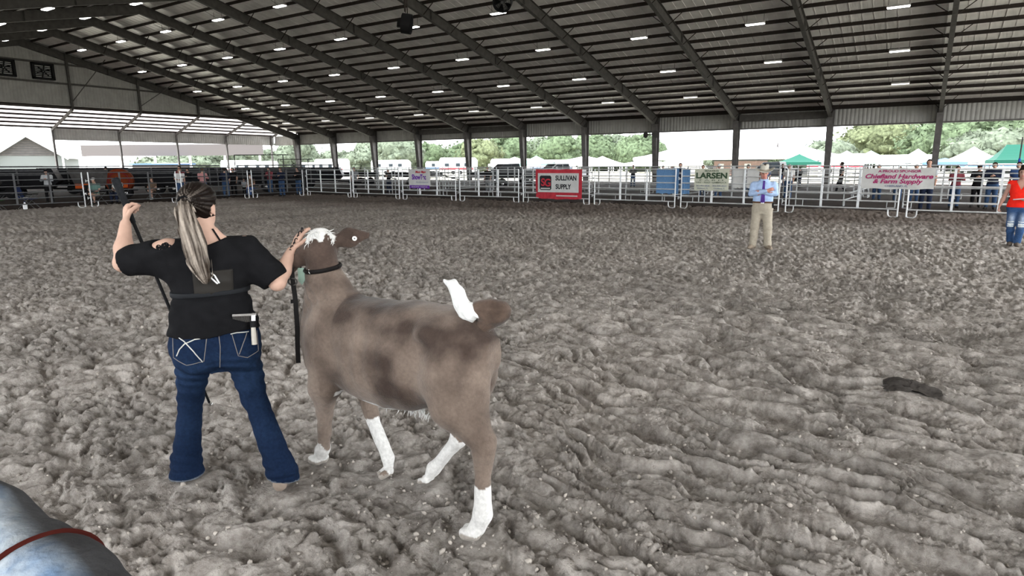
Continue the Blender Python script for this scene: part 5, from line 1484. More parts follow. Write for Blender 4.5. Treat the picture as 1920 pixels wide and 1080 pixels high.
# hat: creased crown and rolled brim
def hat(parent, c, yaw, m, mband):
    V = []; F = []; nr, na = 9, 32
    for j in range(nr):
        f = j / (nr - 1); r = .085 + .105 * f
        for i in range(na):
            a = 2 * PI * i / na; x = math.cos(a) * r * 1.05; y = math.sin(a) * r * 1.25
            z = .055 * f ** 1.5 * abs(math.cos(a)) ** 2.2 * 1.25 - .018 * f * abs(math.sin(a)) ** 2
            V.append((x, y, z))
    for j in range(nr - 1):
        for i in range(na): F.append((j * na + i, (j + 1) * na + i, (j + 1) * na + (i + 1) % na, j * na + (i + 1) % na))
    n = len(V); V2 = [(x, y, z - .006) for x, y, z in V]; F2 = [tuple(n + k for k in f[::-1]) for f in F]
    e = (nr - 1) * na; F3 = [(e + i, n + e + i, n + e + (i + 1) % na, e + (i + 1) % na) for i in range(na)]
    b = put('hat_brim', mesh_np('hat_brim', V + V2, F + F2 + F3, True), m, parent, c, (-.12, 0, yaw))
    def cf(P):
        q = P.copy(); taper = 1 - 1.3 * np.clip(q[:, 2], 0, .2)
        d = (np.sqrt((q[:, 0] / (.090 * taper)) ** 2 + (q[:, 1] / (.106 * taper)) ** 2) - 1) * .085
        top = .128 - .035 * np.exp(-(q[:, 0] / .018) ** 2) + .01 * (q[:, 1] / .1) - .016 * np.exp(-((np.abs(q[:, 0]) - .055) / .02) ** 2) * (q[:, 1] > .03)
        return np.maximum(d, np.maximum(-.005 - q[:, 2], q[:, 2] - top)).astype(np.float32)
    put('hat_crown', sdf_mesh('hat_crown', cf, (-.12, -.14, -.02), (.12, .14, .16), .006), m, parent, c, (-.12, 0, yaw))
    mb = MB(); mb.lathe([(.091, .0), (.093, .0), (.091, .022), (.089, .022)], 28, (0, 0, 0), 1.0, 1.18); put('hat_band', mb.mesh('hat_band', True), mband, parent, c, (-.12, 0, yaw))


hp_ = h.headpt(0, -.012, .055)
hat(t, tuple(hp_), .10, mat('pale_felt_hat', (.46, .44, .39), .8, 0, 20, .08), mat('tan_hat_band', (.30, .26, .2), .7))
hr = h.head(.010); Mh = rotm(*h.hrot); ch = np.array(h.hc, np.float32)
def hairf(P):
    q = (P - ch) @ Mh / h.hs; return np.maximum(ev(P, hr), np.maximum(q[:, 1] - .02, -.04 - q[:, 2])).astype(np.float32)
put('hair', sdf_mesh('hair', hairf, lo, hi, .012), mat('greying_hair', (.16, .13, .11), .7), t)

# ------------------------------------------------------------------ woman in a red top, walking in with a paper
WY = math.radians(-94 - 90)
t = thing('person', 'woman in bright red top and ripped jeans walking with a white sheet', 'person', (1.72, 17.24, 0), WY)
h = standing(hc=(.0, .04, 1.555), hrot=(-.1, -.05, 0), hs=.97, nk=(0, -.01, 1.40), ra=.042, rl=.090,
             st=[(.74, 0, 0, .10, .09), (.80, 0, -.01, .175, .125), (.90, 0, 0, .180, .12), (1.03, 0, .01, .150, .105), (1.17, 0, .015, .168, .120), (1.28, 0, .01, .168, .108), (1.36, 0, -.01, .125, .078), (1.42, 0, -.01, .055, .05)],
             shL=(-.175, -.01, 1.335), elL=(-.235, .02, 1.07), wrL=(-.14, .22, .99), shR=(.175, -.01, 1.335), elR=(.262, -.03, 1.06), wrR=(.325, .06, .85),
             hpL=(-.09, 0, .80), knL=(-.085, .10, .45), anL=(-.06, .03, .10), hpR=(.09, 0, .80), knR=(.095, .04, .45), anR=(.055, -.10, .10), ftL=.05, ftR=-.05,
             handL=hand_prims((-.14, .22, .99), (.75, .6, .0), (0, 0, 1), -1, .3), handR=hand_prims((.325, .06, .85), (.12, .25, -1), (-1, .2, 0), 1, .9))
lo, hi = h.bounds()
bp2 = h.body(); put('body', sdf_mesh('body', lambda P: ev(P, bp2), lo, hi, .010, skin_col(h, (.42, .25, .20), (.42, .10, .10))), M_SKINV, t)
sp2 = h.torso(.016) + [('e', h.shL, (.066, .06, .06), .05), ('e', h.shR, (.066, .06, .06), .05), ('l', loft('z', [(.80, 0, .0, .205, .15), (.92, 0, .0, .190, .135), (1.0, 0, 0, .16, .12)], 2.2), .03)]
def vneck(P):
    z = np.where(P[:, 1] > 0, 1.20 + np.abs(P[:, 0]) * 1.9, 1.33 + np.abs(P[:, 0]) * .8); return np.minimum(z, 1.40)
h2 = h
redf = clip(lambda P: ev(P, sp2) + .006 * vnoise3(P * np.array([12, 12, 7], np.float32), 4), .83, vneck)
put('blouse', sdf_mesh('blouse', redf, lo, hi, .009), mat('bright_red_cloth', (.78, .025, .015), .8, 0, 25, .08, .2, 140), t)
lp2 = h.torso(.008) + h.leg(-1, .010, .022) + h.leg(1, .010, .022)
jf = clip(lambda P: ev(P, lp2) + .006 * vnoise3(P * np.array([13, 13, 8], np.float32), 7), .04, .90)
def jcol(V):
    C = np.tile(np.array([.035, .075, .17], np.float32), (len(V), 1)); n = .5 + .5 * vnoise3(V * 18, 5)
    for s, kx in ((-1, h2.knL), (1, h2.knR)):
        hx = h2.hpL if s < 0 else h2.hpR; tt = np.clip((V[:, 2] - kx[2]) / (hx[2] - kx[2]), -.6, 1); cx = kx[0] + (hx[0] - kx[0]) * tt
        f = np.exp(-((V[:, 0] - cx) / .05) ** 2) * np.clip((V[:, 2] - .36) * 5, 0, 1) * np.clip((.74 - V[:, 2]) * 8, 0, 1) * (V[:, 1] > .02)
        C += (np.array([.26, .29, .32], np.float32) * (f * (.7 + .5 * n))[:, None])
        for z, hh in ((.465, .018), (.52, .008), (.425, .010)):
            w = (np.abs(V[:, 2] - z - .01 * n) < hh) & (np.abs(V[:, 0] - kx[0]) < .055) & (V[:, 1] > kx[1] - .0); C[w] = (.62, .66, .66)
    return C
put('jeans', sdf_mesh('jeans', jf, lo, hi, .008, jcol), M_CLOTHV, t)
for s in (-1, 1):
    fp = h.foot(s, .006); put('boot', sdf_mesh('boot', (lambda fp: lambda P: np.maximum(ev(P, fp), P[:, 2] - .12))(fp), lo, hi, .010), mat('grey_brown_boot', (.12, .10, .085), .7), t)
hp2 = h.head(.016) + [('e', tuple(h.headpt(0, -.035, .135)), (.062, .058, .05), .03), ('f', tuple(h.headpt(.05, -.06, .02)), tuple(h.headpt(.07, -.03, -.10)), .035, .02, .03, (0, 1, 0), .6)]
Mh2 = rotm(*h.hrot); ch2 = np.array(h.hc, np.float32)
def hairf2(P):
    q = (P - ch2) @ Mh2 / h2.hs; return np.maximum(ev(P, hp2), np.maximum(q[:, 1] - (.02 + np.clip(q[:, 2] - .04, 0, 1) * 1.9), np.where(q[:, 1] > -.05, -.10 - q[:, 2], -.12 - q[:, 2]))).astype(np.float32)
put('hair', sdf_mesh('hair', hairf2, lo, hi, .010), HAIRD, t)
# white sheet on a clipboard, held in the hand
t2 = thing('clipboard', 'white paper sheet on a board held by the woman in red', 'paper', (1.72, 17.24, 0), WY)
mb = MB(); mb.bar((.12, .30, 1.00), (-.16, .30, 1.035), .24, .006, (0, 0, 1)); mb.build('board', mat('grey_board', (.3, .28, .27), .7), t2)
mb = MB(); mb.bar((.115, .297, 1.006), (-.15, .297, 1.040), .23, .003, (0, 0, 1)); mb.build('paper', mat('paper_white', (.72, .72, .78), .7), t2)

# ------------------------------------------------------------------ young handler in the foreground, seen from behind
GO = (-3.22, 1.92, 0); GRZ = math.atan2(.512, -.859) - PI / 2
t = thing('person', 'handler with long ponytail, black top and jeans seen from behind, leading calf', 'person', GO, GRZ)
h = standing(hc=(-.020, .03, 1.592), hrot=(-.62, .05, 0), hs=1.0, nk=(-.005, -.005, 1.44), ra=.049, rl=.100,
             st=[(.70, -.005, 0, .09, .09), (.765, -.006, -.02, .205, .135), (.85, -.007, -.025, .222, .145), (.95, -.008, -.01, .203, .125), (1.07, -.008, .0, .168, .112), (1.19, -.003, .0, .180, .118), (1.30, 0, 0, .185, .115), (1.375, 0, -.01, .168, .092), (1.43, 0, -.012, .105, .07), (1.48, -.003, -.01, .055, .052)],
             shL=(-.188, -.005, 1.372), elL=(-.412, .12, 1.30), wrL=(-.388, .215, 1.497), shR=(.188, -.01, 1.365), elR=(.330, -.095, 1.165), wrR=(.428, .015, 1.318),
             hpL=(-.115, -.01, .84), knL=(-.168, .12, .49), anL=(-.226, .175, .10), hpR=(.105, -.015, .83), knR=(.166, -.07, .49), anR=(.262, -.20, .105), ftL=.10, ftR=-.35,
             handL=hand_prims((-.388, .215, 1.497), (.10, .45, .8), (1, .25, -.2), -1, 1.25), handR=hand_prims((.428, .015, 1.318), (.52, .25, .80), (.75, .15, -.45), -1, .25, .03, 1.05))
lo, hi = h.bounds(); lo[0] -= .06; hi[0] += .12; hi[2] += .04
bp3 = h.body()
GSKIN = (.46, .30, .235)
put('body', sdf_mesh('body', lambda P: ev(P, bp3), lo, hi, .0068, skin_col(h, GSKIN)), M_SKINV, t)
# jeans: boot cut with folds
def slim(h_, kn, an, s):
    m = tuple(np.array(kn) * .6 + np.array(an) * .4)
    return [('c', h_, kn, .108, .066, .03), ('c', kn, m, .066, .066, .015), ('c', m, an, .066, .082, .015)]
lpj = h.torso(.010) + slim(h.hpL, h.knL, h.anL, -1) + slim(h.hpR, h.knR, h.anR, 1) + [('c', (h.anL[0], h.anL[1], .10), (h.anL[0] - .004, h.anL[1] - .005, .012), .082, .098, .02), ('c', (h.anR[0], h.anR[1], .10), (h.anR[0] + .004, h.anR[1] + .02, .03), .082, .094, .02)] + [('e', (-.105, -.105, .80), (.105, .07, .10), .05), ('e', (.095, -.115, .79), (.105, .07, .10), .05)]
def folds(P):
    z = P[:, 2]; w = np.exp(-((z - .70) / .10) ** 2) + .8 * np.exp(-((z - .50) / .09) ** 2) + .9 * np.exp(-((z - .14) / .09) ** 2)
    a = P[:, 0] * 9 + P[:, 1] * 7
    return (.0048 * w * np.sin(z * 95 + a * 1.7 + 5 * vnoise3(P * 7, 2)) + .004 * vnoise3(P * np.array([22, 22, 14], np.float32), 3)).astype(np.float32)
jg = lambda P: ev(P, lpj) + folds(P)
jgc = clip(jg, lambda P: np.where(P[:, 0] > 0, .050 - (P[:, 0] - .26) * .25, .016), 1.0)
def gcol(V):
    C = np.tile(np.array([.0065, .014, .036], np.float32), (len(V), 1)); n = .5 + .5 * vnoise3(V * np.array([30, 30, 12], np.float32), 5)
    fade = np.exp(-((V[:, 2] - .68) / .13) ** 2) * .8 + np.exp(-((V[:, 2] - .38) / .12) ** 2) * .35
    C += np.array([.010, .020, .040], np.float32) * (fade * (.4 + .8 * n))[:, None]
    for s, an in ((-1, h.anL), (1, h.anR)):
        pass
    hem = V[:, 2] < np.where(V[:, 0] > 0, .060 - (V[:, 0] - .26) * .25, .026); C[hem] = (.12, .135, .16)
    return C
put('jeans', sdf_mesh('jeans', jgc, lo, hi, .0068, gcol), M_CLOTHV, t)
M_STITCH = mat('pale_stitching', (.50, .49, .47), .7); M_STITCHD = mat('tan_stitching', (.16, .15, .15), .7)
for pts in ([(-.202, .935), (-.156, .901), (-.118, .852), (-.079, .787)], [(-.198, .828), (-.182, .862), (-.155, .889), (-.106, .908), (-.047, .912)]):
    put('pocket_stitching', seam(jg, pts, .0032), M_STITCH, t)
for pts in ([(-.209, .925), (-.214, .816), (-.156, .777), (-.073, .790), (-.046, .922)], [(.075, .912), (.095, .80), (.14, .782), (.20, .80), (.205, .90)], [(.01, .96), (.012, .86), (.0, .74)], [(-.046, .925), (-.20, .932)]):
    put('seam_stitching', seam(jg, pts, .0022), M_STITCHD, t)
put('pocket_stitching', seam(jg, [(.068, .915), (.10, .917), (.160, .910)], .003), M_STITCH, t); put('pocket_stitching', seam(jg, [(.150, .905), (.125, .86), (.10, .807)], .0026), M_STITCHD, t)
M_GBOOT = mat('tan_work_boot', (.25, .20, .165), .75, 0, 20, .2)
for s in (-1, 1):
    fp = h.foot(s, -.006); b_ = put('boot', sdf_mesh('boot', (lambda fp: lambda P: np.maximum(ev(P, fp), P[:, 2] - .13))(fp), lo, hi, .008), M_GBOOT, t)
# black top with wide sleeves, open shoulders
def mid(a, b, f): return tuple(np.array(a) * (1 - f) + np.array(b) * f)
eL = mid(h.shL, h.elL, 1.02); eR = mid(h.shR, h.elR, .98)
spg = h.torso(.016) + [('l', loft('z', [(.88, -.005, -.015, .232, .152), (.98, -.006, -.005, .212, .140), (1.08, -.004, .0, .188, .128)], 2.2), .03),
       ('c', h.shL, eL, .072, .066, .06), ('f', mid(h.shL, (-.17, 0, 1.22), .55), mid(h.shL, h.elL, .75), .07, .055, .07, (0, 1, 0), .8),
       ('c', h.shR, eR, .074, .072, .06), ('f', mid(h.shR, (.17, 0, 1.2), .55), mid(h.shR, h.elR, .75), .07, .06, .07, (0, 1, 0), .8)]
dL = np.array(h.elL) - np.array(h.shL); dL = dL / np.linalg.norm(dL); dR = np.array(h.elR) - np.array(h.shR); dR = dR / np.linalg.norm(dR)
def topf(P):
    z = P[:, 2]; w = np.clip((1.2 - z) * 4, 0.2, 1)
    d = ev(P, spg) + .006 * w * np.sin(z * 60 + P[:, 0] * 18 + 4 * vnoise3(P * 8, 9)) * .6 + .004 * vnoise3(P * 20, 10)
    d = np.maximum(d, (.912 + .01 * np.sin(P[:, 0] * 14)) - z)
    d = np.maximum(d, z - (1.425 + .03 * np.clip((np.abs(P[:, 0]) - .09) * 12, -1, 0)))
    a = P - np.array(h.elL, np.float32) + dL.astype(np.float32) * .012; m = (P[:, 0] < -.2); d = np.where(m, np.maximum(d, a @ dL.astype(np.float32)), d)
    a = P - np.array(h.elR, np.float32) + dR.astype(np.float32) * .012; m = (P[:, 0] > .2) & (z > 1.0); d = np.where(m, np.maximum(d, a @ dR.astype(np.float32)), d)
    hole = (np.sqrt(((P[:, 0] + .218) / .068) ** 2 + ((P[:, 1] + .05) / .075) ** 2 + ((z - 1.425) / .042) ** 2) - 1) * .04
    hole2 = (np.sqrt(((P[:, 0] - .235) / .045) ** 2 + ((P[:, 1] + .05) / .07) ** 2 + ((z - 1.40) / .035) ** 2) - 1) * .03
    return np.maximum(d, -hole).astype(np.float32)
M_TOP = mat('black_knit_top', (.0075, .0075, .0085), .85, 0, 20, .2, .2, 150, spec=.05)
put('top', sdf_mesh('top', topf, lo, hi, .0068), M_TOP, t)
# lace loops over the open shoulder
bodyf = lambda P: ev(P, bp3)
mb = MB(); lr_ = np.random.default_rng(4)
for i in range(12):
    cx, cz = -.172 - .058 * lr_.uniform(0, 1), 1.378 + .026 * lr_.uniform(0, 1); rr = lr_.uniform(.007, .012)
    S = snap(bodyf, [(cx + rr * math.cos(a * PI / 5), -.4, cz + rr * math.sin(a * PI / 5)) for a in range(11)], (0, 1, 0), 1.0)
    mb.tube([tuple(p) for p in S], .0034, 4, False)
lace = mb.build('lace', M_TOP, t); lace['kind'] = 'stuff'
mb = MB(); S = snap(bodyf, [(.032 + .035 * k / 8, -.4, 1.475 - .07 * k / 8) for k in range(9)], (0, 1, 0), 1.0); mb.tube([tuple(p) for p in S], .008, 6, flat=.5); mb.build('shoulder_strap', M_TOP, t)
# exhibitor number harness: strap round the chest, clear pocket on the back
hs_ = h.torso(.026); put('harness_strap', sdf_mesh('harness_strap', clip(lambda P: ev(P, hs_), lambda P: 1.122 + P[:, 0] * .02, lambda P: 1.150 + P[:, 0] * .02), lo, hi, .0068), mat('black_webbing', (.014, .015, .017), .6), t)
put('number_pocket', patch(topf, [(-.085, 1.135), (.105, 1.145), (.110, 1.262), (-.085, 1.262)], -.5, (0, 1, 0), .006, 12, 'number_pocket'), mat('smoked_plastic', (.022, .020, .018), .35), t)
for pts in ([(-.027, 1.262), (-.0, 1.228), (.030, 1.193)], [(-.009, 1.262), (.019, 1.238), (.038, 1.196)]):
    put('number_card_edge', seam(lambda P: topf(P) - .010, pts, .0042, -.5), M_CANVAS, t)
# hair: pulled-back cap and long ponytail
Mg = rotm(*h.hrot); cg = np.array(h.hc, np.float32); root = np.array([-.085, -.075, 1.632], np.float32)
hpg = h.head(.017) + [('e', tuple(root), (.034, .034, .036), .03)]
hpg = [p for p in hpg if not (p[0] == 'c' and p[4] == .06)]
def cap_f(P):
    q = (P - cg) @ Mg; d = ev(P, hpg)
    v = P - root; L = np.sqrt((v ** 2).sum(1)) + 1e-6; ang = np.arctan2(v[:, 2], v[:, 0]) * 9 + 3 * vnoise3(P * 6, 1)
    d = d - .0022 * np.sin(ang * 3)
    cut = np.maximum(q[:, 1] - (.020 + np.clip(q[:, 2] - .03, 0, 1) * 1.5), -.055 - q[:, 2] - np.clip(-q[:, 1] - .02, 0, .1) * .6)
    ear = (np.sqrt(((q[:, 0] - .082) / .035) ** 2 + ((q[:, 1] - .0) / .026) ** 2 + ((q[:, 2] + .022) / .036) ** 2) - 1) * .025
    return np.maximum(np.maximum(d, cut), -ear).astype(np.float32)
def streak(V, root=root):
    v = V - root; L = np.sqrt((v ** 2).sum(1)); a = np.arctan2(v[:, 2], v[:, 0])
    n = vnoise2(a * 14 + 50, L * 6, 3); n2 = vnoise2(a * 34 + 90, L * 9, 4)
    f = np.clip((n + .7 * n2) * 1.6 - .25 + np.clip(.075 - L, 0, .1) * 9, 0, 1) * np.exp(-L * 14)
    return np.array([.0075, .005, .004], np.float32) + np.array([.36, .31, .27], np.float32) * (f ** 1.6)[:, None]
M_HAIRV = mat('streaked_hair', (.1, .08, .06), .38, 0, 60, .15, attr=True)
put('hair', sdf_mesh('hair', cap_f, lo, hi, .0055, streak), M_HAIRV, t)
PT = [(-.092, -.085, 1.632), (-.090, -.125, 1.575), (-.078, -.150, 1.49), (-.060, -.158, 1.40), (-.047, -.160, 1.31), (-.030, -.155, 1.24), (-.022, -.150, 1.195)]; PRr = [.026, .040, .050, .054, .048, .030, .006]
ppt = [('f', PT[i], PT[i + 1], PRr[i], PRr[i + 1], .02, (0, 1, 0), .55) for i in range(len(PT) - 1)]
pz = [p[2] for p in PT][::-1]; px_ = [p[0] for p in PT][::-1]; pr_ = PRr[::-1]
def pony_u(P):
    cx = np.interp(P[:, 2], pz, px_); rr = np.interp(P[:, 2], pz, pr_) + .004; return (P[:, 0] - cx) / rr, np.arctan2(P[:, 1] + .15, (P[:, 0] - cx))
def pony_f(P):
    u, a = pony_u(P); z = P[:, 2]
    return (ev(P, ppt) - .0035 * np.sin(u * 14 + 3 * np.sin(z * 16) + z * 6) - .0022 * np.sin(u * 31 + z * 22) + .004 * vnoise3(P * np.array([70, 40, 5], np.float32), 12)).astype(np.float32)
def pony_c(V):
    u, a = pony_u(V); z = V[:, 2]
    n = vnoise2(u * 4.2 + .9 * np.sin(z * 14) + 30, z * 4, 7) * .6 + vnoise2(u * 11 + .8 * np.sin(z * 12) + 60, z * 5, 8) * .5
    f = np.clip(.50 + n * .9 - .55 * np.clip((1.42 - z) * 3.0, 0, 1) * (u > -.1) , 0, 1)
    return np.array([.030, .022, .017], np.float32) + np.array([.30, .262, .225], np.float32) * (f ** 1.4)[:, None]
put('ponytail', sdf_mesh('ponytail', pony_f, (-.2, -.25, 1.15), (.1, 0, 1.70), .0045, pony_c), M_HAIRV, t)
mb = MB(); mb.tube([(root[0] - .004 + .026 * math.cos(a), root[1] - .02 + .012 * math.cos(a + 1), root[2] - .004 + .022 * math.sin(a)) for a in np.linspace(0, 2 * PI, 15)], .006, 6, False); mb.build('hair_tie', M_TOP, t)


def gl(p):
    """point of the handler's own frame in the world"""
    c, s = math.cos(GRZ), math.sin(GRZ); return (GO[0] + p[0] * c - p[1] * s, GO[1] + p[0] * s + p[1] * c, p[2])


# ------------------------------------------------------------------ things the handler carries
tt_ = thing('show_stick', 'long black show stick with thick grip held up in the left hand', 'stick', GO, GRZ)
sx = lambda z: -.414 + (.339) * (1.740 - z) / 1.339
mb = MB(); mb.tube([(sx(1.745), .262, 1.745), (sx(1.735), .262, 1.735), (sx(1.60), .262, 1.60), (sx(1.50), .262, 1.50)], [.012, .0215, .0165, .0125], 12); mb.build('grip', mat('black_rubber_grip', (.012, .013, .015), .6, 0, 80, .3), tt_, True)
mb = MB(); mb.tube([(sx(1.50), .262, 1.50), (sx(.405), .262, .405)], [.0095, .007], 8); mb.build('shaft', M_BLACK, tt_, True)
mb = MB(); mb.tube([(sx(.405), .262, .405), (sx(.39), .27, .385), (sx(.395) + .012, .285, .392)], .005, 6); mb.build('hook', M_CHROME, tt_)
tc_ = thing('show_comb', 'metal livestock comb with pale handle tucked in the back pocket', 'comb', GO, GRZ)
cy = -.155
mb = MB(); mb.tube([(.184, cy, .945), (.183, cy - .004, .90), (.182, cy - .006, .845)], [.0115, .014, .015], 10); mb.build('handle', mat('pale_wood_handle', (.46, .43, .38), .6), tc_, True)
mb = MB(); mb.tube([(.186, cy + .004, .975), (.184, cy, .94)], [.017, .016], 10); mb.build('ferrule', M_BLACK, tc_, True)
mb = MB(); mb.bar((.085, cy + .01, 1.016), (.205, cy + .01, 1.008), .014, .012); mb.bar((.19, cy + .01, 1.012), (.187, cy + .004, .97), .012, .02); mb.build('comb_bar', M_CHROME, tc_)
mb = MB()
for k in range(22): mb.bar((.088 + .0052 * k, cy + .012, 1.008), (.089 + .0052 * k, cy + .03, .965), .0022, .0022)
cc_ = mb.build('comb_teeth', M_CHROME, tc_); cc_['kind'] = 'stuff'
# ------------------------------------------------------------------ show calf, walking away to the left
CY = 2.385
HP = Vector((-2.875, 2.39, 1.335)); HD = Vector((-.80, .58, -.16)).normalized(); HR = Vector((.587, .81, 0)).normalized(); HU = HR.cross(HD).normalized()
if HU.z < 0: HU = -HU
def hq(f, r, u): return tuple(HP + HD * f + HR * r + HU * u)
HM = np.array([list(HR), list(HD), list(HU)], np.float32).T
TR_ST = [(-3.03, CY, .80, .045, .09), (-2.97, CY, .795, .105, .165), (-2.86, CY, .79, .150, .225), (-2.70, CY, .815, .178, .262), (-2.50, CY, .80, .205, .285), (-2.30, CY, .795, .218, .298), (-2.12, CY, .815, .214, .285), (-1.98, CY, .845, .205, .258), (-1.87, CY, .885, .198, .222), (-1.77, CY, .905, .162, .178), (-1.70, CY, .90, .100, .128), (-1.665, CY, .90, .05, .07)]
calf = [('l', loft('x', TR_ST, 2.35), .04),
        # neck rising to the poll
        ('f', (-2.82, CY, .90), (-2.86, CY, 1.10), .195, .125, .10, (0, 1, 0), .62), ('f', (-2.85, CY, 1.06), (-2.865, 2.39, 1.27), .125, .100, .06, (0, 1, 0), .72), ('c', (-2.70, CY, 1.00), (-2.83, CY, 1.14), .085, .075, .08),
        # head
        ('e', hq(.03, 0, .0), (.085, .11, .095), .04, HM), ('c', hq(.10, 0, -.02), hq(.30, 0, -.035), .082, .058, .05), ('e', hq(.335, 0, -.04), (.062, .05, .052), .03, HM), ('e', hq(-.01, 0, .075), (.062, .05, .045), .04, HM),
        ('e', hq(.07, .075, .01), (.03, .04, .03), .03, HM), ('e', hq(.07, -.075, .01), (.03, .04, .03), .03, HM),
        # ears
        ('c', hq(.0, .06, .035), hq(-.01, .10, .04), .034, .030, .02), ('f', hq(-.01, .11, .042), hq(-.02, .165, .050), .036, .052, .02, tuple(HD), .34), ('f', hq(-.02, .165, .05), hq(-.035, .262, .058), .052, .020, .02, tuple(HD), .34),
        ('c', hq(.0, -.05, .02), hq(.02, -.09, -.01), .030, .028, .02), ('f', hq(.02, -.09, -.015), hq(.04, -.125, -.06), .030, .036, .02, tuple(HD), .34), ('f', hq(.04, -.125, -.06), hq(.06, -.15, -.11), .036, .014, .02, tuple(HD), .34),
        # shoulder and upper thigh masses
        ('e', (-2.74, 2.262, .82), (.13, .075, .21), .07), ('e', (-2.74, 2.51, .82), (.13, .075, .21), .07),
        ('e', (-1.83, 2.262, .80), (.155, .085, .20), .08), ('e', (-1.88, 2.50, .80), (.14, .078, .19), .08), ('e', (-1.755, 2.30, .80), (.085, .07, .17), .06), ('e', (-1.785, 2.44, .80), (.08, .065, .17), .06),
        ('e', (-1.95, 2.23, 1.00), (.05, .05, .035), .06), ('e', (-1.95, 2.54, 1.00), (.05, .05, .035), .06),
        # brisket
        ('e', (-2.93, CY, .66), (.09, .075, .12), .08)]
def chain(pts, rs, k=.03): return [('c', pts[i], pts[i + 1], rs[i], rs[i + 1], k) for i in range(len(pts) - 1)]
def hoof(x, y, z, d=(-1, 0), tilt=0.0):
    dx, dy = d; out = []
    for s in (-1, 1):
        ox, oy = -dy * .021 * s, dx * .021 * s
        out.append(('c', (x + ox, y + oy, z + .036), (x + dx * .052 + ox, y + dy * .052 + oy, z + .024 - tilt), .030, .024, .006))
    return out
# left fore: reaching, planted
calf += chain([(-2.745, 2.262, .72), (-2.765, 2.268, .56), (-2.815, 2.295, .385)], [.100, .078, .050], .05) + chain([(-2.815, 2.295, .385), (-2.82, 2.298, .35), (-2.895, 2.335, .13), (-2.915, 2.338, .105), (-2.94, 2.34, .055)], [.047, .041, .033, .039, .034], .015) + hoof(-2.945, 2.34, 0, (-.98, .15))
# right fore: trailing, toe tipped
calf += chain([(-2.72, 2.51, .70), (-2.72, 2.515, .52), (-2.655, 2.508, .335)], [.090, .070, .048], .05) + chain([(-2.655, 2.508, .335), (-2.645, 2.506, .30), (-2.515, 2.475, .13), (-2.495, 2.47, .105), (-2.488, 2.462, .06)], [.046, .040, .033, .038, .034], .015) + hoof(-2.478, 2.455, .008, (-.55, -.75), .012)
# left hind: standing, hock high
calf += chain([(-1.83, 2.255, .78), (-1.80, 2.235, .66), (-1.655, 2.248, .505)], [.135, .108, .056], .06) + [('c', (-1.735, 2.275, .74), (-1.655, 2.25, .53), .100, .048, .05), ('c', (-1.82, 2.48, .74), (-1.86, 2.50, .62), .085, .07, .05), ('e', (-1.625, 2.25, .485), (.052, .044, .078), .04), ('e', (-1.64, 2.248, .40), (.05, .042, .07), .04)] + chain([(-1.625, 2.250, .515), (-1.640, 2.248, .45), (-1.640, 2.236, .17), (-1.642, 2.235, .135), (-1.672, 2.233, .06)], [.030, .050, .037, .043, .038], .02) + hoof(-1.682, 2.232, 0, (-.97, -.2))
# right hind: swinging forward under the belly
calf += chain([(-1.90, 2.51, .75), (-1.98, 2.525, .60), (-2.005, 2.522, .375)], [.115, .085, .048], .06) + chain([(-1.965, 2.522, .375), (-2.005, 2.520, .325), (-2.150, 2.508, .135), (-2.175, 2.505, .11), (-2.205, 2.502, .06)], [.028, .047, .036, .041, .036], .02) + hoof(-2.212, 2.50, .006, (-.98, .0), .01)


def calf_f(P):
    d = ev(P, calf)
    # folds of loose skin on the neck, faint rib and muscle relief, hair coat
    nk = np.exp(-((P[:, 2] - 1.08) / .09) ** 2) * (P[:, 0] < -2.62)
    d = d - .0035 * nk * np.sin((P[:, 2] * .8 + P[:, 0] * .55) * 120)
    d = d - .004 * np.exp(-((P[:, 0] + 2.33) / .25) ** 2) * np.exp(-((P[:, 2] - .82) / .16) ** 2) * np.sin(P[:, 0] * 62)
    d = d + .010 * vnoise3(P * 5.5, 21) + .0035 * vnoise3(P * 17, 22)
    # flank fold in front of the thigh and muscle groove down the thigh
    fl = np.exp(-((P[:, 0] + 2.02 - (P[:, 2] - .75) * .35) / .045) ** 2) * np.exp(-((P[:, 2] - .76) / .13) ** 2); d = d + .014 * fl
    gr = np.exp(-((P[:, 0] + 1.735) / .025) ** 2) * np.exp(-((P[:, 2] - .80) / .13) ** 2); d = d + .012 * gr
    sh = np.exp(-((P[:, 0] + 2.60 + (P[:, 2] - .8) * .2) / .035) ** 2) * np.exp(-((P[:, 2] - .82) / .17) ** 2); d = d + .010 * sh
    return d.astype(np.float32)


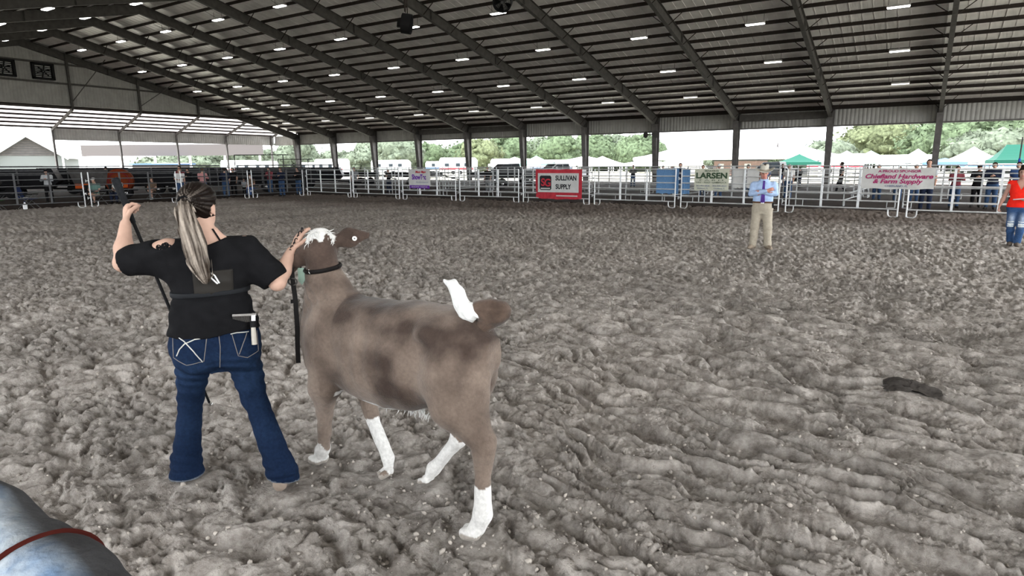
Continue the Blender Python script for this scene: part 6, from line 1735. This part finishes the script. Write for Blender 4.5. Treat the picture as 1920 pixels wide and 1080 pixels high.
def calf_col(V):
    x, y, z = V[:, 0], V[:, 1], V[:, 2]
    n1 = vnoise3(V * 5.0, 31); n2 = vnoise3(V * 12, 32); n3 = vnoise3(V * 38, 33)
    brown = np.array([.165, .126, .102], np.float32); dark = np.array([.045, .031, .025], np.float32); light = np.array([.27, .215, .18], np.float32)
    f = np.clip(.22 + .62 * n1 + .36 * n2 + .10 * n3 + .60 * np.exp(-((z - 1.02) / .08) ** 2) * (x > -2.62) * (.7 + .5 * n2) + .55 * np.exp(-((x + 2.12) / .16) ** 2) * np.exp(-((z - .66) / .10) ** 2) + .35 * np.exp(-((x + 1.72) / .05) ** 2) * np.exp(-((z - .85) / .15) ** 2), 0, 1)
    C = brown * (1 - f)[:, None] + dark * f[:, None]
    g = np.clip(-.1 - .5 * n1 + .4 * vnoise3(V * 3.1, 35) + .4 * (x < -2.72) * (z < 1.1), 0, 1); C = C * (1 - g * .7)[:, None] + light * (g * .7)[:, None]
    hd = np.sqrt(((V - np.array(hq(.02, 0, .02), np.float32)) ** 2).sum(1)) < .34
    C = np.where((hd & (z > 1.22))[:, None], dark * 1.25 * (1 + .4 * n2)[:, None], C)
    # white poll with a ragged edge
    q = (V - np.array(HP, np.float32)) @ HM
    poll = hd & (q[:, 2] > .045 + .030 * n2 - .02 * np.cos(q[:, 0] * 90)) & (np.abs(q[:, 0]) < .085)
    W = np.array([.60, .59, .575], np.float32)
    C = np.where(poll[:, None], W, C)
    foreL = (x < -2.7) & (y < 2.42); foreR = (x < -2.42) & (x > -2.72) & (y > 2.42); hindR = (x > -2.36) & (x < -1.9) & (y > 2.40); hindL = (x > -1.85) & (y < 2.40)
    rg = .018 * n2 + .01 * n3
    sock = (foreL & (x < -2.86) & (z < .185 + rg)) | (foreR & (z < .315 + rg)) | (hindR & (z < .36 + rg - (x + 2.0) * .6)) | (hindL & (z < .292 + rg * .6))
    C = np.where(sock[:, None], W * (1 + .05 * n2)[:, None], C)
    belly = (np.abs(y - CY) < .13) & (z < .545 + .02 * n2) & (z > .46) & (x > -2.68) & (x < -1.95); C = np.where(belly[:, None], W * .95, C)
    # greyish hooves
    C = np.where((z < .034)[:, None], np.array([.30, .27, .24], np.float32), C)
    muz = q[:, 1] > .335; C = np.where((muz & hd)[:, None], np.array([.28, .2, .17], np.float32), C)
    return C.astype(np.float32)


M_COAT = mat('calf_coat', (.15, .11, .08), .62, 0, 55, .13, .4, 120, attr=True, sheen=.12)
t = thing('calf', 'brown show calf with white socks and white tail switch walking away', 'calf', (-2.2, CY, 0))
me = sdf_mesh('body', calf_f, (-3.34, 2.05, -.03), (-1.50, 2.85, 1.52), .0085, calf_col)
me.transform(Matrix.Translation((2.2, -CY, 0))); put('body', me, M_COAT, t)
W2 = lambda p: (p[0] + 2.2, p[1] - CY, p[2])
# raised tail: brown dock curling over, white switch
TP = [(-1.73, CY, 1.030), (-1.69, 2.39, 1.070), (-1.645, 2.40, 1.100), (-1.635, 2.40, 1.118), (-1.67, 2.375, 1.128), (-1.72, 2.355, 1.124), (-1.765, 2.34, 1.112)]
mt = [('c', TP[i], TP[i + 1], r0, r1, .03) for i, (r0, r1) in enumerate(((.044, .040), (.040, .041), (.041, .043), (.043, .042), (.042, .036), (.036, .030)))]
def tailf(P): return (ev(P, mt) + .004 * vnoise3(P * np.array([20, 20, 45], np.float32), 41)).astype(np.float32)
def tailc(V): return (np.array([.075, .051, .039], np.float32) * (1 + .5 * vnoise3(V * 22, 42))[:, None]).astype(np.float32)
me = sdf_mesh('tail', tailf, (-1.9, 2.2, .95), (-1.5, 2.55, 1.25), .006, tailc); me.transform(Matrix.Translation((2.2, -CY, 0))); tail = put('tail', me, M_COAT, t)
SW = [(-1.72, 2.345, 1.115), (-1.762, 2.335, 1.108), (-1.795, 2.33, 1.122), (-1.818, 2.33, 1.152), (-1.832, 2.33, 1.190), (-1.858, 2.33, 1.225), (-1.915, 2.33, 1.248)]
sr = [.028, .040, .045, .042, .037, .030, .008]
sp_ = [('f', SW[i], SW[i + 1], sr[i], sr[i + 1], .02, (.5, .8, 0), .7) for i in range(len(SW) - 1)]
def swf(P): return (ev(P, sp_) + .006 * vnoise3(np.stack([P[:, 0] * 60 + P[:, 2] * 20, P[:, 1] * 60, P[:, 2] * 14], 1), 43)).astype(np.float32)
me = sdf_mesh('tail_switch', swf, (-1.98, 2.2, 1.02), (-1.66, 2.45, 1.32), .0045); me.transform(Matrix.Translation((2.2, -CY, 0))); put('tail_switch', me, mat('white_hair', (.60, .60, .59), .6, 0, 40, .12), tail)
# loose hair: belly tuft and poll tuft strands
def strands(name, roots, d, ln, r, m, parent, seed):
    g = np.random.default_rng(seed); mb = MB()
    for p in roots:
        v = np.array(d) + g.normal(0, .25, 3); v = v / np.linalg.norm(v); L = ln * g.uniform(.6, 1.2); p = np.array(W2(p)); e = p + v * L; mdl = (p + e) / 2 + g.normal(0, .05, 3) * L
        mb.tube([tuple(p), tuple(mdl), tuple(e)], [r, r * .8, r * .15], 4)
    o = mb.build(name, m, parent, True); o['kind'] = 'stuff'; return o
M_WHAIR = MATS['white_hair']; g_ = np.random.default_rng(9)
strands('belly_hair', [(-2.20 + g_.uniform(-.18, .2), CY + g_.uniform(-.05, .05), .503 + g_.uniform(0, .012)) for _ in range(110)], (0, -.1, -1), .036, .0026, M_WHAIR, t, 1)
rt_ = [tuple(p - np.array([0, 0, .006])) for p in snap(calf_f, [np.array(hq(g_.uniform(-.05, .04), g_.uniform(-.075, .075), 0)) + np.array([0, 0, .25]) for _ in range(150)], (0, 0, -1), .4)]
strands('poll_hair', rt_, tuple(np.array([.35, -.28, -.35])), .045, .0026, M_WHAIR, t, 2)
# leather halter strap behind the ears and a pale green tag
mb = MB(); cN = np.array([-2.862, 2.39, 1.225]); DD = np.array([[-math.cos(a), -math.sin(a), -.18 * math.sin(a + .6)] for a in np.linspace(0, 2 * PI, 33)])
ring = [tuple(np.array(W2(p)) - d_ * .002) for p, d_ in zip(snap(calf_f, cN - DD * .30, DD, .5), DD)]
hl = thing('halter', 'black leather show halter strap around the calf behind its ears', 'halter', (-2.2, CY, 0))
mb.tube(ring, .013, 6, False); mb.build('crown_strap', mat('black_leather', (.010, .009, .009), .45), hl, True)
DD = np.array([-(np.array(HR) * math.cos(a) + np.array(HU) * math.sin(a)) for a in np.linspace(0, 2 * PI, 25)])
nb = [tuple(np.array(W2(p)) - d_ * .002) for p, d_ in zip(snap(calf_f, np.array(hq(.22, 0, -.03)) - DD * .25, DD, .4), DD)]
mb = MB(); mb.tube(nb, .010, 6, False); mb.build('nose_band', MATS['black_leather'], hl, True)
tg = thing('ear_tag', 'small round white button tag in the calf ear', 'tag', hq(-.05, .19, .045)); mb = MB(); mb.lathe([(.0, -.003), (.013, -.003), (.014, 0), (.012, .004), (.0, .004)], 12); o = mb.build('button', mat('tag_white', (.75, .74, .7), .5), tg, True)
o.rotation_euler = Vector((-HD)).to_track_quat('Z', 'Y').to_euler(); mb = MB(); mb.lathe([(.0, .004), (.005, .004), (.004, .008), (.0, .008)], 8); o2 = mb.build('stud', M_PALEGREY, tg, True); o2.rotation_euler = o.rotation_euler
gt = thing('neck_tag', 'pale green cloth tag hanging from the halter under the hand', 'tag', (-2.965, 2.315, 1.225)); mb = MB(); mb.prism([(-.016, 0, 0), (.018, 0, 0), (.022, 0, -.07), (.0, .004, -.10), (-.018, 0, -.075)], (0, -.003, 0), (0, .003, 0)); o = mb.build('flap', mat('pale_green_cloth', (.30, .42, .35), .8), gt, False, None, (0, 0, .6)); mb = MB(); mb.tube([(0, 0, 0), (0, 0, .02)], .006, 6); mb.build('loop', M_BLACK, gt)
# lead: chain through the hand, strap hanging below
ld = thing('lead_strap', 'black leather lead with buckle hanging straight down from the hand', 'lead', (-2.95, 2.25, 0))
mb = MB(); pts = [(-.012, .0, 1.235), (-.008, .0, 1.16), (.0, .002, 1.04), (.0, .0, .90), (-.01, .0, .78), (-.014, .0, .672)]
for a, b in zip(pts[:-1], pts[1:]): mb.bar(a, b, .026, .005, (.7, -.7, 0))
mb.build('strap', MATS['black_leather'], ld)
mb = MB(); mb.tube([(-.010 + .020 * c_, .0 + .014 * c_, 1.155 + .020 * s_) for c_, s_ in [(math.cos(a), math.sin(a)) for a in np.linspace(0, 2 * PI, 13)]], .005, 6, False); mb.build('buckle', M_HOPPER, ld, True)
mb = MB(); mb.bar((-.012, .0, 1.05), (-.012, .0, 1.03), .036, .010, (.7, -.7, 0)); mb.build('keeper', MATS['black_leather'], ld)
wr = np.array(gl(h.wrR)); ft = np.array(gl((.505, .05, 1.435)))
for k in range(7):
    f = k / 6; p = wr * (1 - f) + ft * f - np.array([-2.95, 2.25, 0]); mb = MB(); nrm_ = np.array([.5, -.5, .1]) * .045
    p = p + nrm_ * .8; mb.tube([tuple(p + np.array([.010 * math.cos(a) * (.8 if k % 2 else .4), .010 * math.cos(a) * (.6 if k % 2 else .3), .014 * math.sin(a)])) for a in np.linspace(0, 2 * PI, 9)], .0032, 5, False); mb.build('chain_link', M_BLACK, ld, True)

# ------------------------------------------------------------------ weathered tarp roll over the near rail, bottom left corner

tw = thing('tarp_roll', 'weathered pale blue tarp roll with dark red cord on the near rail', 'tarp', (-1.6, .45, .60))
RP = [(-2.75, .36, 1.06), (-2.30, .385, 1.005), (-1.838, .423, .942), (-1.499, .470, .870), (-1.106, .505, .810), (-.80, .52, .78)]
RP = [(p[0] + 1.6, p[1] - .45, p[2] - .62) for p in RP]
rl_ = [('c', RP[i], RP[i + 1], .128, .128, .05) for i in range(5)]
def rollf(P): return (ev(P, rl_) + .010 * vnoise3(P * 7, 51) + .004 * vnoise3(P * 19, 52)).astype(np.float32)
def rollc(V):
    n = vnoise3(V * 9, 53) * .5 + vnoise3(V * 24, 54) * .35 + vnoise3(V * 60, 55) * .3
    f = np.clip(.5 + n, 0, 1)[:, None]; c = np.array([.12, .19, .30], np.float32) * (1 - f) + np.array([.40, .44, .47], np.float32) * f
    w = np.clip((V[:, 1] + .02 - .03 * vnoise3(V * 6, 56)) * 14, 0, 1)[:, None]; return (c * (1 - w) + np.array([.045, .045, .047], np.float32) * (1 + .25 * n[:, None]) * w).astype(np.float32)  # far flank greyed: shading of the roll put into its colour
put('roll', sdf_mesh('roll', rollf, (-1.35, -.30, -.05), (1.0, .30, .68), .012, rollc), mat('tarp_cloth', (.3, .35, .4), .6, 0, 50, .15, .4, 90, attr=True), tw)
for xx in (-.60, -.40, .02):
    c_ = np.array([xx, np.interp(xx, [p[0] for p in RP], [p[1] for p in RP]), np.interp(xx, [p[0] for p in RP], [p[2] for p in RP])])
    DD = -np.array([[.10 * math.sin(a), math.cos(a), math.sin(a)] for a in np.linspace(0, 2 * PI, 41)]); pts = [tuple(p) for p in snap(rollf, c_ - DD * .25, DD, .4)]
    mb = MB(); mb.tube(pts, .0075, 6, False); mb.build('cord', mat('dark_red_cord', (.045, .008, .006), .7), tw, True)
rl = thing('near_rail', 'galvanized rail carrying the blue tarp roll in the near corner', 'rail', (-1.6, .45, 0))
mb = MB(); mb.tube([(p[0], p[1], p[2] + .60 - .152) for p in RP], .026, 8); mb.build('top_rail', M_GALV, rl, True)
for p in (RP[0], RP[-1]):
    mb = MB(); mb.tube([(p[0], p[1], -.02), (p[0], p[1], p[2] + .60 - .152)], .03, 8); mb.build('post', M_GALV, rl, True)

# ------------------------------------------------------------------ dung patch on the dirt
dp = thing('dung_patch', 'dark dung patch lying on the pale dirt at the right', 'dung', (.06, 5.74, 0)); V = [(0, 0, 0)]; F = []; na, nr = 40, 7
for j in range(1, nr + 1):
    for i in range(na):
        a = 2 * PI * i / na; R = (.17 + .05 * math.sin(3 * a + 1) + .03 * math.sin(7 * a)) * j / nr; V.append((R * 1.15 * math.cos(a) + .25 * R * math.sin(a), R * .95 * math.sin(a) - .15 * R * math.cos(a), 0))
V = np.array(V, np.float32); hh = ground_h(V[:, 0].astype(float) + .06, V[:, 1].astype(float) + 5.74); rr_ = np.sqrt(V[:, 0] ** 2 + V[:, 1] ** 2)
V[:, 2] = hh * .6 + .016 + .034 * np.clip(1 - (rr_ / .20) ** 2, -.6, 1) + .008 * vnoise2(V[:, 0] * 30 + 9, V[:, 1] * 30, 3)
F = [(0, 1 + i, 1 + (i + 1) % na, 0) for i in range(na)]
F = [(1 + (j - 1) * na + i, 1 + j * na + i, 1 + j * na + (i + 1) % na, 1 + (j - 1) * na + (i + 1) % na) for j in range(1, nr) for i in range(na)] + [(0, 1 + i, 1 + (i + 1) % na, 1 + (i + 1) % na) for i in range(0)]
mb = MB(); mb.add([tuple(v) for v in V], F + [(0, 1 + i, 1 + (i + 1) % na) for i in range(na)]); mb.build('heap', mat('dark_dung', (.055, .049, .045), .9, 0, 30, .3, .5, 60), dp, True)

# ------------------------------------------------------------------ loose crumbs of dirt lying on the surface
cr = np.random.default_rng(77); NC = 3800
az_ = np.radians(cr.uniform(80, 168, NC)); rr2 = 2.2 + 6.5 * cr.uniform(0, 1, NC) ** 1.6; cx_, cy_ = rr2 * np.cos(az_), rr2 * np.sin(az_); cz_ = ground_h(cx_, cy_)
Vb, Fb = ICO1; Vb = Vb[:]; bm_ = bmesh.new(); bmesh.ops.create_icosphere(bm_, subdivisions=1, radius=1.0); Vb = np.array([v.co[:] for v in bm_.verts], np.float32); Fb = np.array([[v.index for v in f_.verts] for f_ in bm_.faces], np.int32); bm_.free()
sz_ = .0035 + .011 * cr.uniform(0, 1, NC) ** 3
Vc = Vb[None] * (1 + cr.uniform(-.35, .35, (NC, len(Vb), 1))) * (sz_[:, None, None] * cr.uniform(.6, 1.4, (NC, 1, 3))) + np.stack([cx_, cy_, cz_ + sz_ * .4], 1)[:, None, :]
Fc = (Fb[None] + (np.arange(NC) * len(Vb))[:, None, None]).reshape(-1, 3)
lc_ = put('loose_crumbs', mesh_np('loose_crumbs', Vc.reshape(-1, 3), Fc, False), mat('dry_dirt_crumbs', (.33, .30, .27), .95, 0, 3, .4)); lc_['kind'] = 'stuff'; lc_['label'] = 'loose dry dirt crumbs scattered over the arena ground'; lc_['category'] = 'dirt crumbs'
